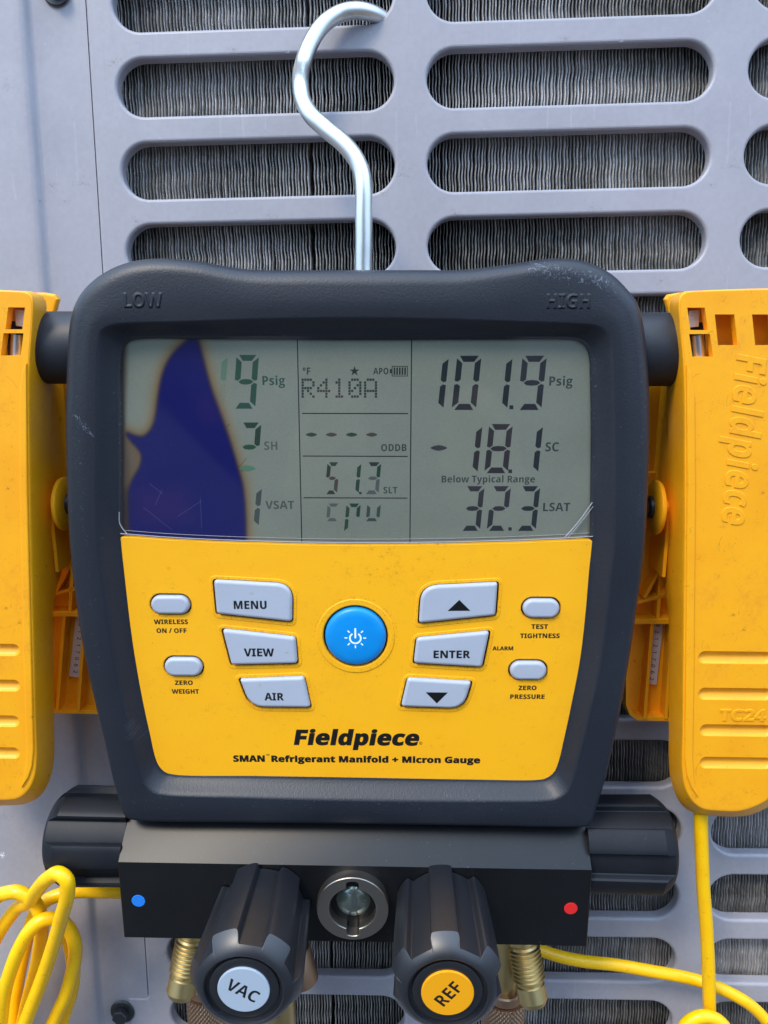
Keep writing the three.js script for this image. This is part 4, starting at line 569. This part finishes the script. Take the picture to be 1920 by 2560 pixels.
// ------------------------------------------------------------------ the photographer, mirrored in the screen and the black plastic
{
  const cam = (x, y, z) => new V3(x, y, z).applyQuaternion(qCam).add(camPos), v = (x, y, z) => new V3(x, y, z);
  const ph = thing('phone', 'dark phone held up in front of the gauge', 'phone', null, cam(0.004, -0.052, 0.0085), qCam);
  const slab = (w, h, d, r) => { const q = new THREE.Shape(); q.moveTo(-w / 2 + r, -h / 2); q.lineTo(w / 2 - r, -h / 2); q.absarc(w / 2 - r, -h / 2 + r, r, -Math.PI / 2, 0); q.absarc(w / 2 - r, h / 2 - r, r, 0, Math.PI / 2); q.absarc(-w / 2 + r, h / 2 - r, r, Math.PI / 2, Math.PI); q.absarc(-w / 2 + r, -h / 2 + r, r, Math.PI, Math.PI * 1.5); return new THREE.ExtrudeGeometry(q, { depth: d - 0.003, bevelEnabled: true, bevelSize: 0.0015, bevelThickness: 0.0015, bevelOffset: -0.0015, bevelSegments: 3 }).translate(0, 0, -d / 2 + 0.0015); };
  const add = (p, n, g, m) => { const o = new THREE.Mesh(g, m); o.name = n; o.castShadow = o.receiveShadow = true; p.add(o); return o; };
  add(ph, 'case', slab(0.074, 0.15, 0.008, 0.011), std({ color: new THREE.Color(0.03, 0.03, 0.034), roughness: 0.4 }));
  const person = thing('person', 'person in a dark jacket standing and holding a phone up with both hands', 'person', null, v(0, 0, 0));
  const px = 0.03, sh = (q) => v(px + q * 0.19, 1.38, 0.8), el = (q) => v(px + q * 0.27, 1.1, 0.66), wr = (q) => cam(q * 0.066, -0.14, 0.05), pa = (q) => cam(q * 0.05, -0.085, 0.02);
  const hip = (q) => v(px + q * 0.095, 0.93, 0.88), kn = (q) => v(px + q * 0.11, 0.5, 0.85), an = (q) => v(px + q * 0.12, 0.09, 0.9);
  const head = v(px, 1.61, 0.72), J = [0.016, 0.018, 0.022], D = [0.02, 0.026, 0.045], S = [0.42, 0.22, 0.14], H = [0.02, 0.014, 0.01], B = [0.03, 0.025, 0.02];
  const bones = [[v(px, 0.95, 0.89), v(px, 1.12, 0.88), 0.15, 0.135, J], [v(px, 1.12, 0.88), v(px, 1.33, 0.83), 0.135, 0.155, J], [sh(-1), sh(1), 0.075, 0.075, J], [v(px, 1.4, 0.81), v(px, 1.52, 0.76), 0.058, 0.052, S]];
  for (const q of [-1, 1]) bones.push([sh(q), el(q), 0.066, 0.052, J], [el(q), wr(q), 0.05, 0.034, J], [hip(q), kn(q), 0.098, 0.066, D], [kn(q), an(q), 0.064, 0.044, D], [an(q), v(px + q * 0.13, 0.045, 0.74), 0.048, 0.04, B], [an(q), v(px + q * 0.12, 0.045, 0.93), 0.045, 0.042, B]);
  const skull = [[v(px, 1.63, 0.74), v(px, 1.63, 0.71), 0.092, 0.086, S], [v(px, 1.575, 0.7), v(px, 1.54, 0.675), 0.06, 0.04, S], [v(px, 1.52, 0.76), v(px, 1.58, 0.74), 0.054, 0.06, S], [v(px, 1.612, 0.63), v(px, 1.588, 0.618), 0.009, 0.013, S], [v(px - 0.09, 1.605, 0.735), v(px - 0.093, 1.58, 0.728), 0.018, 0.012, S], [v(px + 0.09, 1.605, 0.735), v(px + 0.093, 1.58, 0.728), 0.018, 0.012, S], [v(px, 1.67, 0.77), v(px, 1.69, 0.71), 0.088, 0.07, H]];
  const hands = [];
  for (const q of [-1, 1]) {
    const c = (x, y, z) => cam(q * x, y, z); hands.push([wr(q), pa(q), 0.03, 0.028, S], [c(0.05, -0.085, 0.02), c(0.047, -0.062, 0.018), 0.026, 0.02, S]);
    for (let i = 0; i < 4; i++) { const y = -0.115 + i * 0.021, l = [0.8, 0.95, 1, 0.9][i]; hands.push([c(0.05, y, 0.012), c(0.052, y + 0.004, -0.003 ), 0.0095, 0.009, S], [c(0.052, y + 0.004, -0.003), c(0.052 - 0.022 * l, y + 0.006, -0.005), 0.009, 0.0078, S]); }
    hands.push([c(0.056, -0.1, 0.024), c(0.05, -0.075, 0.028), 0.012, 0.0105, S], [c(0.05, -0.075, 0.028), c(0.028, -0.058, 0.022), 0.0105, 0.0085, S]);
  }
  const dist = (p, [a, b, r0, r1]) => { const bx = b.x - a.x, by = b.y - a.y, bz = b.z - a.z, t = Math.max(0, Math.min(1, ((p[0] - a.x) * bx + (p[1] - a.y) * by + (p[2] - a.z) * bz) / (bx * bx + by * by + bz * bz))); return Math.hypot(p[0] - a.x - bx * t, p[1] - a.y - by * t, p[2] - a.z - bz * t) - r0 - (r1 - r0) * t; };
  const mesh = (list, c, half, res, k) => {
    const mc = new MarchingCubes(res, M.dark, false, false, 200000), n = res; mc.isolation = 0; const p = [0, 0, 0];
    for (let z = 0, o = 0; z < n; z++) for (let y = 0; y < n; y++) for (let x = 0; x < n; x++, o++) {
      p[0] = c.x + (x - n / 2) / (n / 2) * half; p[1] = c.y + (y - n / 2) / (n / 2) * half; p[2] = c.z + (z - n / 2) / (n / 2) * half;
      let s = 0, m = 1e9; for (const b of list) { const d = dist(p, b); if (d < m + 6 * k) s += Math.exp(-d / k); if (d < m) m = d; } mc.field[o] = s > 1e-30 ? k * Math.log(s) : -m;
    }
    mc.update(); const pos = mc.positionArray.slice(0, mc.count * 3), col = new Float32Array(mc.count * 3);
    for (let i = 0; i < mc.count; i++) { for (let j = 0; j < 3; j++) pos[i * 3 + j] = pos[i * 3 + j] * half + [c.x, c.y, c.z][j]; let m = 1e9, w; for (const b of list) { const d = dist([pos[i * 3], pos[i * 3 + 1], pos[i * 3 + 2]], b); if (d < m) { m = d; w = b[4]; } } col.set(w, i * 3); }
    let g = new THREE.BufferGeometry(); g.setAttribute('position', new THREE.BufferAttribute(pos, 3)); g.setAttribute('color', new THREE.BufferAttribute(col, 3)); g = mergeVertices(g, 1e-5); g.computeVertexNormals(); return g.toNonIndexed();
  };
  const body = mergeGeometries([mesh(bones, v(px, 0.83, 0.7), 0.86, 110, 0.014), mesh(skull, v(px, 1.6, 0.72), 0.19, 72, 0.008), mesh(hands, cam(0, -0.09, 0.02), 0.12, 84, 0.004)]);
  add(person, 'body', body, std({ vertexColors: true, roughness: 0.8 }));
}

renderer.render(scene, camera);
